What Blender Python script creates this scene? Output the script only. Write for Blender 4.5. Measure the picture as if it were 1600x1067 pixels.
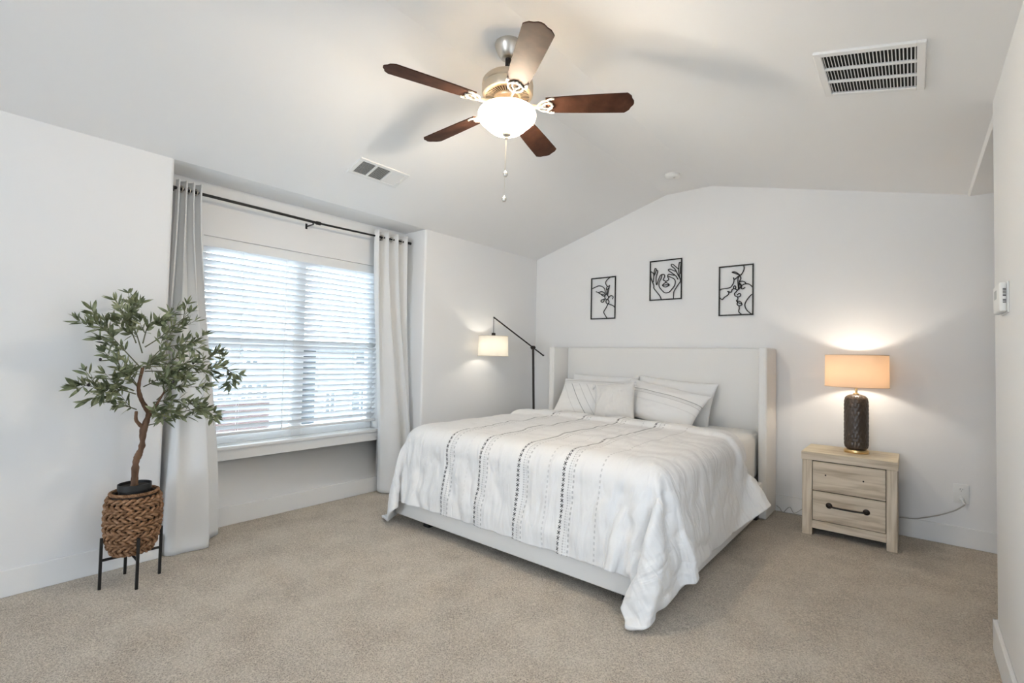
import bpy, bmesh, math, random
from mathutils import Vector, Matrix, noise

for _o in list(bpy.data.objects):
    bpy.data.objects.remove(_o, do_unlink=True)
SC = bpy.context.scene
COL = SC.collection
R = math.radians
PI = math.pi

# ------------------------------------------------------------------ camera
cam_d = bpy.data.cameras.new('camera')
cam = bpy.data.objects.new('camera', cam_d)
COL.objects.link(cam)
cam_d.sensor_width = 36.0
cam_d.lens = 36.0 * 754.549 / 1600.0
cam_d.clip_start = 0.02
cam_d.clip_end = 300
EYE = Vector((0, 0, 1.27))
_yaw, _pit, _rol = R(-39.77426585), R(1.81100844), R(-1.24673212)
_f = Vector((math.sin(_yaw)*math.cos(_pit), math.cos(_yaw)*math.cos(_pit), math.sin(_pit)))
_r = Vector((math.cos(_yaw), -math.sin(_yaw), 0))
_d = _f.cross(_r)
_R = math.cos(_rol)*_r + math.sin(_rol)*_d
_D = -math.sin(_rol)*_r + math.cos(_rol)*_d
cam.matrix_world = Matrix(((_R.x, -_D.x, -_f.x, EYE.x), (_R.y, -_D.y, -_f.y, EYE.y),
                           (_R.z, -_D.z, -_f.z, EYE.z), (0, 0, 0, 1)))
SC.camera = cam

# ------------------------------------------------------------------ light and exposure
SC.view_settings.view_transform = 'Standard'
SC.view_settings.look = 'None'
SC.view_settings.exposure = 1.03
SC.view_settings.gamma = 1.0
SC.view_settings.use_curve_mapping = False
SKY = 6.5                       # overcast daylight
FAN_GLOW = .65
FAN_BULB = 65.0
TABLE_BULB = 2.9
FLOOR_BULB = 1.0
world = bpy.data.worlds.new('overcast_sky')
SC.world = world
world.use_nodes = True
_bg = world.node_tree.nodes['Background']
_bg.inputs[0].default_value = (0.87, 0.985, 1.13, 1)
_bg.inputs[1].default_value = SKY


def portal(name, loc, rot, sx, sy):
    """guides the sampling of the daylight that comes through a window"""
    d = bpy.data.lights.new(name, 'AREA')
    d.shape = 'RECTANGLE'
    d.size, d.size_y = sx, sy
    d.cycles.is_portal = True
    o = bpy.data.objects.new(name, d)
    COL.objects.link(o)
    o.location, o.rotation_euler = loc, rot
    return o


portal('daylight_window', (-4.06, 1.94, 1.32), (0, R(-90), 0), 1.5, 1.48)
portal('rear_fill_portal', (-.775, -5.16, 1.3), (R(90), 0, 0), 1.9, 2.05)  # for the added rear window, unseen source of fill
portal('side_fill_portal', (.43, 1.175, 1.3), (0, R(90), 0), 1.72, 1.68)  # for the added side window, unseen source of fill


# ------------------------------------------------------------------ helpers
def tag(o, label=None, cat=None, group=None, kind=None):
    if label: o['label'] = label
    if cat: o['category'] = cat
    if group: o['group'] = group
    if kind: o['kind'] = kind
    return o


def origin(o):
    p = o.location.copy()
    if o.parent: p = p + origin(o.parent)
    return p


def thing(name, loc, label, cat, group=None):
    o = bpy.data.objects.new(name, None)
    o.empty_display_size = 0.1
    COL.objects.link(o)
    o.location = loc
    return tag(o, label, cat, group)


def build(name, bm, mat, parent=None, sharp=35, smooth=True, kind=None, recalc=True):
    """link one bmesh (world coordinates) as one object with its origin at its middle"""
    if recalc and bm.faces:
        bmesh.ops.recalc_face_normals(bm, faces=list(bm.faces))
    lo = Vector((1e9,)*3); hi = Vector((-1e9,)*3)
    for v in bm.verts:
        for i in range(3):
            lo[i] = min(lo[i], v.co[i]); hi[i] = max(hi[i], v.co[i])
    c = (lo + hi)/2
    for v in bm.verts: v.co -= c
    me = bpy.data.meshes.new(name)
    bm.to_mesh(me); bm.free()
    if smooth:
        me.polygons.foreach_set('use_smooth', [True]*len(me.polygons))
        if sharp: me.set_sharp_from_angle(angle=R(sharp))
    for m in (mat if isinstance(mat, (list, tuple)) else [mat]): me.materials.append(m)
    o = bpy.data.objects.new(name, me)
    COL.objects.link(o)
    if parent:
        o.parent = parent
        o.location = c - origin(parent)
    else:
        o.location = c
    if kind: o['kind'] = kind
    return o


def box(bm, a, b, bev=0.0, seg=2, rot=None, piv=None, mi=0):
    r = bmesh.ops.create_cube(bm, size=1)
    vs = r['verts']
    for v in vs:
        v.co = Vector([a[i] + (v.co[i]+.5)*(b[i]-a[i]) for i in range(3)])
    fs = set(f for v in vs for f in v.link_faces)
    if bev > 0:
        es = list(set(e for v in vs for e in v.link_edges))
        rr = bmesh.ops.bevel(bm, geom=es, offset=bev, segments=seg, affect='EDGES', profile=.5, clamp_overlap=True)
        vs = list(set(v for f in rr['faces'] for v in f.verts) | set(v for v in vs if v.is_valid))
        fs = set(f for v in vs for f in v.link_faces)
    for f in fs: f.material_index = mi
    if rot is not None:
        p = Vector(piv) if piv is not None else (Vector(a)+Vector(b))/2
        for v in vs: v.co = rot @ (v.co - p) + p
    return vs


def tube(bm, pts, rad, seg=8, cap=True, closed=False, flat=None, mi=0):
    """round (or flattened) tube through pts; rad a number or a list"""
    pts = [Vector(p) for p in pts]
    n = len(pts)
    rads = rad if isinstance(rad, (list, tuple)) else [rad]*n
    rings = []
    prev = None
    for i in range(n):
        if closed: t = pts[(i+1) % n] - pts[i-1]
        else: t = pts[min(i+1, n-1)] - pts[max(i-1, 0)]
        if t.length < 1e-9: t = Vector((0, 0, 1))
        t.normalize()
        if prev is None:
            up = Vector((0, 0, 1)) if abs(t.z) < .9 else Vector((1, 0, 0))
            u = t.cross(up).normalized()
        else:
            u = (prev - t*prev.dot(t))
            u = u.normalized() if u.length > 1e-6 else t.orthogonal().normalized()
        prev = u
        w = t.cross(u)
        fl = flat if flat else 1.0
        rings.append([bm.verts.new(pts[i] + rads[i]*(math.cos(2*PI*k/seg)*u*fl + math.sin(2*PI*k/seg)*w)) for k in range(seg)])
    m = n if closed else n-1
    for i in range(m):
        a, b = rings[i], rings[(i+1) % n]
        for k in range(seg):
            f = bm.faces.new((a[k], a[(k+1) % seg], b[(k+1) % seg], b[k])); f.material_index = mi
    if cap and not closed:
        bm.faces.new(list(reversed(rings[0]))).material_index = mi
        bm.faces.new(rings[-1]).material_index = mi
    return rings


def lathe(bm, prof, c=(0, 0, 0), seg=32, rot=None, mi=0):
    """prof: list of (radius, z); turned round the vertical through c"""
    c = Vector(c)
    rings = []
    for r_, z in prof:
        if r_ < 1e-6:
            p = Vector((0, 0, z))
            rings.append([bm.verts.new((rot @ p if rot else p) + c)])
        else:
            ring = []
            for k in range(seg):
                p = Vector((r_*math.cos(2*PI*k/seg), r_*math.sin(2*PI*k/seg), z))
                ring.append(bm.verts.new((rot @ p if rot else p) + c))
            rings.append(ring)
    for a, b in zip(rings, rings[1:]):
        for k in range(seg):
            k2 = (k+1) % seg
            if len(a) == 1 and len(b) == 1: continue
            if len(a) == 1: f = bm.faces.new((a[0], b[k2], b[k]))
            elif len(b) == 1: f = bm.faces.new((a[k], a[k2], b[0]))
            else: f = bm.faces.new((a[k], a[k2], b[k2], b[k]))
            f.material_index = mi
    return rings


def prism(bm, poly, lo, hi, axis=2, mi=0):
    """polygon extruded along an axis; poly holds the two other coordinates in x,y,z order"""
    def P(p, h):
        q = [p[0], p[1]]; q.insert(axis, h); return Vector(q)
    a = [bm.verts.new(P(p, lo)) for p in poly]
    b = [bm.verts.new(P(p, hi)) for p in poly]
    bm.faces.new(list(reversed(a))).material_index = mi
    bm.faces.new(b).material_index = mi
    n = len(poly)
    for i in range(n):
        bm.faces.new((a[i], a[(i+1) % n], b[(i+1) % n], b[i])).material_index = mi


def spline(pts, per=8, closed=False):
    """Catmull-Rom through pts (any dimension)"""
    P = [Vector(p) for p in pts]
    n = len(P)
    out = []
    m = n if closed else n-1
    for i in range(m):
        if closed: p0, p1, p2, p3 = P[i-1], P[i], P[(i+1) % n], P[(i+2) % n]
        else:
            p0, p1, p2, p3 = P[max(i-1, 0)], P[i], P[i+1], P[min(i+2, n-1)]
        for k in range(per):
            t = k/per
            out.append(.5*((2*p1) + (p2-p0)*t + (2*p0-5*p1+4*p2-p3)*t*t + (3*p1-p0-3*p2+p3)*t**3))
    if not closed: out.append(P[-1].copy())
    return out


def sample(poly, s):
    """point at fraction s of the length of a polyline"""
    L = [0]
    for a, b in zip(poly, poly[1:]): L.append(L[-1] + (b-a).length)
    d = s*L[-1]
    for i in range(len(poly)-1):
        if d <= L[i+1] or i == len(poly)-2:
            t = (d-L[i])/max(L[i+1]-L[i], 1e-9)
            return poly[i].lerp(poly[i+1], min(max(t, 0), 1))


def sstep(a, b, x):
    t = min(max((x-a)/(b-a), 0), 1)
    return t*t*(3-2*t)


# ------------------------------------------------------------------ materials
class X:
    """tiny node-expression helper"""
    def __init__(s, nt, sock): s.nt, s.k = nt, sock
    def _op(s, op, o=None, o2=None):
        n = s.nt.nodes.new('ShaderNodeMath'); n.operation = op
        for i, q in enumerate((s, o, o2)):
            if q is None: continue
            if isinstance(q, X): s.nt.links.new(q.k, n.inputs[i])
            else: n.inputs[i].default_value = q
        return X(s.nt, n.outputs[0])
    def __add__(s, o): return s._op('ADD', o)
    def __sub__(s, o): return s._op('SUBTRACT', o)
    def __mul__(s, o): return s._op('MULTIPLY', o)
    def abs(s): return s._op('ABSOLUTE')
    def fract(s): return s._op('FRACT')
    def lt(s, o): return s._op('LESS_THAN', o)
    def gt(s, o): return s._op('GREATER_THAN', o)
    def max(s, o): return s._op('MAXIMUM', o)
    def min(s, o): return s._op('MINIMUM', o)


def mat(name, col, rough=.6, metal=0.0, spec=.5, bump=None, coat=0.0, sheen=0.0, trans=0.0, emit=None):
    """bump = (noise scale, strength, distance)"""
    m = bpy.data.materials.new(name)
    m.use_nodes = True
    nt = m.node_tree
    b = nt.nodes['Principled BSDF']
    b.inputs['Base Color'].default_value = (*col, 1)
    b.inputs['Roughness'].default_value = rough
    b.inputs['Metallic'].default_value = metal
    b.inputs['Specular IOR Level'].default_value = spec
    b.inputs['Coat Weight'].default_value = coat
    b.inputs['Sheen Weight'].default_value = sheen
    if emit:
        b.inputs['Emission Color'].default_value = (*emit[0], 1)
        b.inputs['Emission Strength'].default_value = emit[1]
    if bump:
        tc = nt.nodes.new('ShaderNodeTexCoord')
        nz = nt.nodes.new('ShaderNodeTexNoise')
        nz.inputs['Scale'].default_value = bump[0]
        nz.inputs['Detail'].default_value = 3
        bp = nt.nodes.new('ShaderNodeBump')
        bp.inputs['Strength'].default_value = bump[1]
        bp.inputs['Distance'].default_value = bump[2]
        nt.links.new(tc.outputs['Object'], nz.inputs['Vector'])
        nt.links.new(nz.outputs['Fac'], bp.inputs['Height'])
        nt.links.new(bp.outputs['Normal'], b.inputs['Normal'])
    return m


def nodes(m): return m.node_tree, m.node_tree.nodes, m.node_tree.links, m.node_tree.nodes['Principled BSDF']


def weave(m, sx, sy, strength, dist, coord='Object'):
    """woven cloth relief: two crossed thread directions"""
    nt, N, L, b = nodes(m)
    tc = N.new('ShaderNodeTexCoord')
    acc = None
    for ax, sc in ((0, sx), (2, sy)):
        w = N.new('ShaderNodeTexNoise')
        mp = N.new('ShaderNodeMapping')
        s = [18.0, 18.0, 18.0]
        if ax == 0: s[2] = sc
        else: s[0] = sc; s[1] = sc
        mp.inputs['Scale'].default_value = s
        L.new(tc.outputs[coord], mp.inputs['Vector'])
        L.new(mp.outputs['Vector'], w.inputs['Vector'])
        w.inputs['Scale'].default_value = 1.0
        w.inputs['Detail'].default_value = 2
        x = X(nt, w.outputs['Fac'])
        acc = x if acc is None else acc + x
    bp = N.new('ShaderNodeBump')
    bp.inputs['Strength'].default_value = strength
    bp.inputs['Distance'].default_value = dist
    L.new(acc.k, bp.inputs['Height'])
    L.new(bp.outputs['Normal'], b.inputs['Normal'])
    return m


def ramp_noise(m, scale3, stops, detail=4, distort=0.0, coord='Object', bump=None):
    """base colour from a stretched noise through a colour ramp"""
    nt, N, L, b = nodes(m)
    tc = N.new('ShaderNodeTexCoord'); mp = N.new('ShaderNodeMapping')
    mp.inputs['Scale'].default_value = scale3
    nz = N.new('ShaderNodeTexNoise')
    nz.inputs['Scale'].default_value = 1.0
    nz.inputs['Detail'].default_value = detail
    nz.inputs['Distortion'].default_value = distort
    cr = N.new('ShaderNodeValToRGB')
    e = cr.color_ramp.elements
    e[0].position, e[0].color = stops[0][0], (*stops[0][1], 1)
    e[1].position, e[1].color = stops[-1][0], (*stops[-1][1], 1)
    for p, c in stops[1:-1]:
        q = e.new(p); q.color = (*c, 1)
    L.new(tc.outputs[coord], mp.inputs['Vector']); L.new(mp.outputs['Vector'], nz.inputs['Vector'])
    L.new(nz.outputs['Fac'], cr.inputs['Fac']); L.new(cr.outputs['Color'], b.inputs['Base Color'])
    if bump:
        bp = N.new('ShaderNodeBump'); bp.inputs['Strength'].default_value = bump[0]; bp.inputs['Distance'].default_value = bump[1]
        L.new(nz.outputs['Fac'], bp.inputs['Height']); L.new(bp.outputs['Normal'], b.inputs['Normal'])
    return m


M = {}
M['wall'] = mat('wall_paint', (.86, .86, .855), .85, spec=.25, bump=(160, .06, .002))
M['ceil'] = mat('ceiling_paint', (.90, .90, .895), .9, spec=.2, bump=(120, .05, .002))
M['trim'] = mat('trim_paint', (.84, .84, .83), .45)
M['white_metal'] = mat('white_enamel', (.83, .83, .82), .4)
M['white_plastic'] = mat('white_plastic', (.82, .82, .80), .4)
M['slat'] = mat('blind_slat', (.84, .85, .86), .5)
M['headrail'] = mat('blind_rail', (.86, .87, .87), .45)
M['dark'] = mat('dark_hollow', (.025, .024, .022), .9)
M['black_metal'] = mat('black_metal', (.012, .011, .010), .45, spec=.4)
M['bronze'] = mat('dark_bronze', (.018, .012, .009), .4, metal=.3)
M['nickel'] = mat('brushed_nickel', (.62, .58, .52), .35, metal=1.0)
M['brass'] = mat('brushed_brass', (.80, .56, .27), .28, metal=1.0)
M['linen'] = weave(mat('ivory_linen', (.83, .82, .795), .9, spec=.2, sheen=.2), 300, 300, .35, .0012)
M['curtain'] = weave(mat('curtain_cloth', (.88, .88, .87), .9, spec=.15, sheen=.15), 220, 220, .15, .001)
M['black_plastic'] = mat('black_plastic', (.012, .012, .012), .5)
M['cord'] = mat('grey_cord', (.42, .40, .37), .5)


def carpet_mat():
    m = mat('beige_carpet', (.45, .37, .29), .98, spec=.08, sheen=.25)
    nt, N, L, b = nodes(m)
    tc = N.new('ShaderNodeTexCoord')
    n1 = N.new('ShaderNodeTexNoise'); n1.inputs['Scale'].default_value = 210; n1.inputs['Detail'].default_value = 4; n1.inputs['Roughness'].default_value = .7
    n2 = N.new('ShaderNodeTexNoise'); n2.inputs['Scale'].default_value = 5; n2.inputs['Detail'].default_value = 5
    n3 = N.new('ShaderNodeTexVoronoi'); n3.inputs['Scale'].default_value = 130
    for n in (n1, n2, n3): L.new(tc.outputs['Object'], n.inputs['Vector'])
    f = X(nt, n1.outputs['Fac'])*.75 + X(nt, n2.outputs['Fac'])*.22 + X(nt, n3.outputs['Distance'])*.25
    cr = N.new('ShaderNodeValToRGB'); e = cr.color_ramp.elements
    e[0].position, e[0].color = .42, (.245, .195, .143, 1)
    e[1].position, e[1].color = .74, (.81, .73, .615, 1)
    q = e.new(.56); q.color = (.56, .48, .385, 1)
    L.new(f.k, cr.inputs['Fac']); L.new(cr.outputs['Color'], b.inputs['Base Color'])
    bp = N.new('ShaderNodeBump'); bp.inputs['Strength'].default_value = .9; bp.inputs['Distance'].default_value = .008
    h = X(nt, n1.outputs['Fac']) + X(nt, n3.outputs['Distance'])*.6
    L.new(h.k, bp.inputs['Height']); L.new(bp.outputs['Normal'], b.inputs['Normal'])
    return m


M['carpet'] = carpet_mat()


def see_through(m, amount, col):
    """lets part of the light on the far side through (thin cloth, thin vinyl)"""
    nt, N, L, b = nodes(m)
    t = N.new('ShaderNodeBsdfTranslucent'); mx = N.new('ShaderNodeMixShader')
    t.inputs[0].default_value = (*col, 1); mx.inputs[0].default_value = amount
    L.new(b.outputs[0], mx.inputs[1]); L.new(t.outputs[0], mx.inputs[2]); L.new(mx.outputs[0], N['Material Output'].inputs[0])


see_through(M['slat'], .09, (.92, .94, .95))
see_through(M['curtain'], .12, (.88, .88, .87))


def wood_mat(name, scale3):
    m = mat(name, (.6, .5, .38), .6, spec=.3)
    return ramp_noise(m, scale3, [(.28, (.40, .32, .235)), (.42, (.58, .49, .375)), (.55, (.70, .61, .49)), (.75, (.80, .72, .60))], detail=6, distort=.6, bump=(.15, .001))


M['wood_x'] = wood_mat('whitewashed_wood_across', (2.2, 30, 26))
M['wood_z'] = wood_mat('whitewashed_wood_upright', (30, 30, 2.2))
M['wood_top'] = ramp_noise(mat('whitewashed_wood_top', (.7, .58, .4), .5, spec=.35), (2.2, 40, 26),
                           [(.3, (.58, .47, .31)), (.5, (.74, .63, .45)), (.75, (.84, .74, .57))], detail=6, distort=.5)


def shade_mat(name, col, through):
    """lampshade cloth: lets the bulb's light through"""
    m = bpy.data.materials.new(name); m.use_nodes = True
    nt = m.node_tree; N, L = nt.nodes, nt.links
    N.remove(N['Principled BSDF'])
    out = N['Material Output']
    d = N.new('ShaderNodeBsdfDiffuse'); t = N.new('ShaderNodeBsdfTranslucent'); mx = N.new('ShaderNodeMixShader')
    d.inputs[0].default_value = (*col, 1); t.inputs[0].default_value = (*through, 1)
    mx.inputs[0].default_value = .5
    tc = N.new('ShaderNodeTexCoord'); mp = N.new('ShaderNodeMapping'); mp.inputs['Scale'].default_value = (60, 60, 700)
    nz = N.new('ShaderNodeTexNoise'); nz.inputs['Scale'].default_value = 1
    bp = N.new('ShaderNodeBump'); bp.inputs['Strength'].default_value = .35; bp.inputs['Distance'].default_value = .001
    L.new(tc.outputs['Object'], mp.inputs[0]); L.new(mp.outputs[0], nz.inputs['Vector']); L.new(nz.outputs['Fac'], bp.inputs['Height'])
    L.new(bp.outputs[0], d.inputs['Normal'])
    L.new(d.outputs[0], mx.inputs[1]); L.new(t.outputs[0], mx.inputs[2]); L.new(mx.outputs[0], out.inputs[0])
    return m


# ------------------------------------------------------------------ the room
XL, XR, XW = -3.545, -3.85, -3.85     # left wall, window recess
YB, YREAR = 4.705, -5.0
RX, RY = .285, 3.10                   # right wall plane and its free end
AX = 1.75                             # far side of the passage beyond the right wall
R0, R1 = .93, 2.95                    # recess from..to
WY0, WY1, WZ0, WZ1 = 1.20, 2.685, .575, 2.085

bm = bmesh.new()
box(bm, (-4.02, YREAR-.15, -.12), (AX+.15, YB+.15, 0))
build('floor', bm, M['carpet'], kind='structure', smooth=False)

prof = [(-4.02, 2.458), (-3.545, 2.458), (-1.92, 2.942), (-1.482, 2.942), (.300, 2.500), (.312, 2.488), (AX+.15, 2.488)]
bm = bmesh.new()
n = len(prof)
a = [bm.verts.new((x, YREAR-.15, z)) for x, z in prof] + [bm.verts.new((AX+.15, YREAR-.15, 3.15)), bm.verts.new((-4.02, YREAR-.15, 3.15))]
b = [bm.verts.new((v.co.x, YB+.14, v.co.z)) for v in a]
for i in range(len(a)):
    bm.faces.new((a[i], a[(i+1) % len(a)], b[(i+1) % len(a)], b[i]))
bm.faces.new(list(reversed(a))); bm.faces.new(b)
build('ceiling', bm, M['ceil'], kind='structure', sharp=3)

# left wall with the window recess: one paint surface with eased corners
def corner(c, a0, r=.02, k=5):
    return [(c[0] + r*math.cos(a0 + PI/2*i/k), c[1] + r*math.sin(a0 + PI/2*i/k)) for i in range(k+1)]


bm = bmesh.new()
H = 2.47
def strip(path, z0=0, z1=H):
    lo = [bm.verts.new((x, y, z0)) for x, y in path]; hi = [bm.verts.new((x, y, z1)) for x, y in path]
    for i in range(len(path)-1): bm.faces.new((lo[i], lo[i+1], hi[i+1], hi[i]))
rr = .02
near = [(XL - rr + rr*math.cos(t), R0 - rr + rr*math.sin(t)) for t in [PI/2*i/6 for i in range(7)]]
far = [(XL - rr + rr*math.sin(t), R1 + rr - rr*math.cos(t)) for t in [PI/2*i/6 for i in range(7)]]
strip([(XL, YREAR-.1)] + near + [(XW, R0)])
strip([(XW, R1)] + far + [(XL, YB+.1)])
strip([(XW, R0), (XW, WY0)]); strip([(XW, WY1), (XW, R1)])
strip([(XW, WY0), (XW, WY1)], 0, WZ0-.02); strip([(XW, WY0), (XW, WY1)], WZ1, H)
strip([(XW, WY0), (-4.02, WY0)], WZ0-.02, WZ1); strip([(XW, WY1), (-4.02, WY1)], WZ0-.02, WZ1)
for z in (WZ1,):
    bm.faces.new([bm.verts.new(p) for p in ((XW, WY0, z), (XW, WY1, z), (-4.02, WY1, z), (-4.02, WY0, z))])
# outer skin of the wall
strip([(-4.02, YREAR-.1), (-4.02, WY0)]); strip([(-4.02, WY1), (-4.02, YB+.1)])
strip([(-4.02, WY0), (-4.02, WY1)], 0, WZ0-.02); strip([(-4.02, WY0), (-4.02, WY1)], WZ1, H)
bmesh.ops.remove_doubles(bm, verts=bm.verts, dist=.0005)
build('wall_left', bm, M['wall'], kind='structure', sharp=40, recalc=False)

bm = bmesh.new(); box(bm, (-4.02, YB, 0), (AX+.15, YB+.15, 3.15))
build('wall_back', bm, M['wall'], kind='structure', smooth=False)
# right wall: its free end in view, an added unseen fill window further back
SY0, SY1, SZ0, SZ1 = .35, 2.0, .45, 2.15
bm = bmesh.new()
box(bm, (RX, SY1, 0), (RX+.13, RY, 2.506), .012, 3)
box(bm, (RX, YREAR, 0), (RX+.13, SY0, 3.15))
box(bm, (RX, SY0, 0), (RX+.13, SY1, SZ0)); box(bm, (RX, SY0, SZ1), (RX+.13, SY1, 3.15)); box(bm, (RX+.01, SY1, 2.49), (RX+.13, RY-.01, 3.15))
build('wall_right', bm, M['wall'], kind='structure')
bm = bmesh.new(); box(bm, (AX, RY-.15, 0), (AX+.15, YB, 3.15)); box(bm, (RX+.13, RY-.15, 0), (AX, RY-.03, 3.15))
build('wall_passage', bm, M['wall'], kind='structure', smooth=False)
# rear wall with a wide opening behind the viewer, added for fill daylight
bm = bmesh.new()
QX0, QX1, QZ0, QZ1 = -1.7, .15, .3, 2.3
box(bm, (-4.02, YREAR-.15, 0), (QX0, YREAR, 3.15)); box(bm, (QX1, YREAR-.15, 0), (AX+.15, YREAR, 3.15))
box(bm, (QX0, YREAR-.15, 0), (QX1, YREAR, QZ0)); box(bm, (QX0, YREAR-.15, QZ1), (QX1, YREAR, 3.15))
build('wall_rear', bm, M['wall'], kind='structure', smooth=False)
bm = bmesh.new()
for x in (QX0, (QX0+QX1)/2-.03, QX1-.06): box(bm, (x, YREAR-.11, QZ0), (x+.06, YREAR-.05, QZ1))
for z in (QZ0, QZ1-.06): box(bm, (QX0, YREAR-.11, z), (QX1, YREAR-.05, z+.06))
fill_rear = build('fill_window_rear', bm, M['trim'], kind='structure', smooth=False)
# transparent sheet that sets how much fill the added window gives
sm = bpy.data.materials.new('rear_fill_sheet'); sm.use_nodes = True
_nt = sm.node_tree; _nt.nodes.remove(_nt.nodes['Principled BSDF'])
_tr = _nt.nodes.new('ShaderNodeBsdfTransparent'); _tr.inputs[0].default_value = (.88, .88, .88, 1)
_nt.links.new(_tr.outputs[0], _nt.nodes['Material Output'].inputs[0])
bm = bmesh.new(); bm.faces.new([bm.verts.new(p) for p in ((QX0, YREAR-.03, QZ0), (QX1, YREAR-.03, QZ0), (QX1, YREAR-.03, QZ1), (QX0, YREAR-.03, QZ1))])
build('fill_sheet', bm, sm, fill_rear, smooth=False)
bm = bmesh.new()
for y in (SY0, (SY0+SY1)/2-.03, SY1-.06): box(bm, (RX+.05, y, SZ0), (RX+.11, y+.06, SZ1))
for z in (SZ0, SZ1-.06): box(bm, (RX+.05, SY0, z), (RX+.11, SY1, z+.06))
fill_side = build('fill_window_side', bm, M['trim'], kind='structure', smooth=False)  # frame of the added side window, out of view, there for fill light
ss = sm.copy(); ss.name = 'side_fill_sheet'  # sheet that dims the fill from the added side window
ss.node_tree.nodes[[n_.name for n_ in ss.node_tree.nodes if n_.type == 'BSDF_TRANSPARENT'][0]].inputs[0].default_value = (.205, .205, .205, 1)
bm = bmesh.new(); bm.faces.new([bm.verts.new(p) for p in ((RX+.03, SY0, SZ0), (RX+.03, SY1, SZ0), (RX+.03, SY1, SZ1), (RX+.03, SY0, SZ1))])
build('fill_sheet', bm, ss, fill_side, smooth=False)

# baseboards
bm = bmesh.new(); t, h = .015, .137
box(bm, (XL, YREAR, 0), (XL+t, R0+t, h), .003, 1); box(bm, (XW, R0, 0), (XL+t, R0+t, h), .003, 1)
box(bm, (XW, R0, 0), (XW+t, R1, h), .003, 1); box(bm, (XW, R1-t, 0), (XL+t, R1, h), .003, 1)
box(bm, (XL, R1-t, 0), (XL+t, YB, h), .003, 1)
build('baseboard_left', bm, M['trim'], kind='structure')
bm = bmesh.new(); box(bm, (XL, YB-t, 0), (AX, YB, h), .003, 1)
build('baseboard_back', bm, M['trim'], kind='structure')
bm = bmesh.new(); box(bm, (RX-t, YREAR, 0), (RX, RY+t, h), .003, 1); box(bm, (RX-t, RY, 0), (RX+.13+t, RY+t, h), .003, 1)

build('baseboard_right', bm, M['trim'], kind='structure')

# the window: twin sashes with a centre mullion
bm = bmesh.new()
WX0, WX1 = -4.005, -3.955
ym = 1.965
for y0, y1 in ((WY0, WY0+.055), (ym-.045, ym+.045), (WY1-.055, WY1)): box(bm, (WX0-.003, y0, WZ0+.001), (WX1+.003, y1, WZ1-.001), .004, 1)
for z0, z1 in ((WZ0, WZ0+.06), (WZ1-.05, WZ1)): box(bm, (WX0, WY0+.001, z0), (WX1, WY1-.001, z1), .004, 1)
win = build('window_1', bm, M['trim'], kind='structure')
bm = bmesh.new()
for y0, y1 in ((WY0+.055, ym-.045), (ym+.045, WY1-.055)):
    box(bm, (WX0+.008, y0, 1.30), (WX1-.008, y1, 1.345), .003, 1)
build('check_rail', bm, M['trim'], win)
gm = bpy.data.materials.new('window_glass'); gm.use_nodes = True
_nt = gm.node_tree; _nt.nodes.remove(_nt.nodes['Principled BSDF'])
_tr = _nt.nodes.new('ShaderNodeBsdfTransparent'); _gl = _nt.nodes.new('ShaderNodeBsdfGlossy'); _mx = _nt.nodes.new('ShaderNodeMixShader'); _fr = _nt.nodes.new('ShaderNodeFresnel')
_gl.inputs['Roughness'].default_value = .02; _tr.inputs[0].default_value = (.95, .98, .98, 1)
_nt.links.new(_fr.outputs[0], _mx.inputs[0]); _nt.links.new(_tr.outputs[0], _mx.inputs[1]); _nt.links.new(_gl.outputs[0], _mx.inputs[2]); _nt.links.new(_mx.outputs[0], _nt.nodes['Material Output'].inputs[0])
for y0, y1 in ((WY0+.055, ym-.045), (ym+.045, WY1-.055)):
    bm = bmesh.new(); box(bm, (-3.983, y0, WZ0+.06), (-3.979, y1, WZ1-.05)); build('pane', bm, gm, win, smooth=False)
bm = bmesh.new(); box(bm, (-4.0, WY0-.06, WZ0-.025), (-3.815, WY1+.06, WZ0), .006, 2)
build('window_sill', bm, M['trim'], win)
bm = bmesh.new(); box(bm, (XW, WY0-.03, .472), (XW+.016, WY1+.03, WZ0-.025), .003, 1)
build('apron', bm, M['trim'], win)

# ------------------------------------------------------------------ outside the window
M['siding'] = mat('pale_siding', (.15, .16, .17), .8)
_nt, _N, _L, _b = nodes(M['siding'])
_tc = _N.new('ShaderNodeTexCoord'); _sx = _N.new('ShaderNodeSeparateXYZ'); _L.new(_tc.outputs['Object'], _sx.inputs[0])
_bp = _N.new('ShaderNodeBump'); _bp.inputs['Distance'].default_value = .02; _L.new((X(_nt, _sx.outputs[2])*6.5).fract().k, _bp.inputs['Height']); _L.new(_bp.outputs[0], _b.inputs['Normal'])
M['brick'] = mat('red_brick', (.2, .1, .08), .9)
_nt, _N, _L, _b = nodes(M['brick'])
_tc = _N.new('ShaderNodeTexCoord'); _mp = _N.new('ShaderNodeMapping'); _mp.inputs['Rotation'].default_value = (R(90), 0, R(90)); _mp.inputs['Scale'].default_value = (1, 1, 1)
_bk = _N.new('ShaderNodeTexBrick'); _bk.inputs['Scale'].default_value = 4.5
_bk.inputs['Color1'].default_value = (.046, .024, .020, 1); _bk.inputs['Color2'].default_value = (.056, .031, .026, 1); _bk.inputs['Mortar'].default_value = (.058, .047, .042, 1)
_L.new(_tc.outputs['Object'], _mp.inputs[0]); _L.new(_mp.outputs[0], _bk.inputs[0]); _L.new(_bk.outputs[0], _b.inputs['Base Color'])
M['far_glass'] = mat('house_window_glass', (.015, .018, .02), .4)
M['shingle'] = mat('grey_shingle', (.30, .30, .31), .9, bump=(8, .5, .05))
M['pale_ground'] = mat('pale_ground', (.42, .43, .40), .95, bump=(6, .5, .05))  # pale concrete ground, lightened to bounce daylight up through the window
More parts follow.
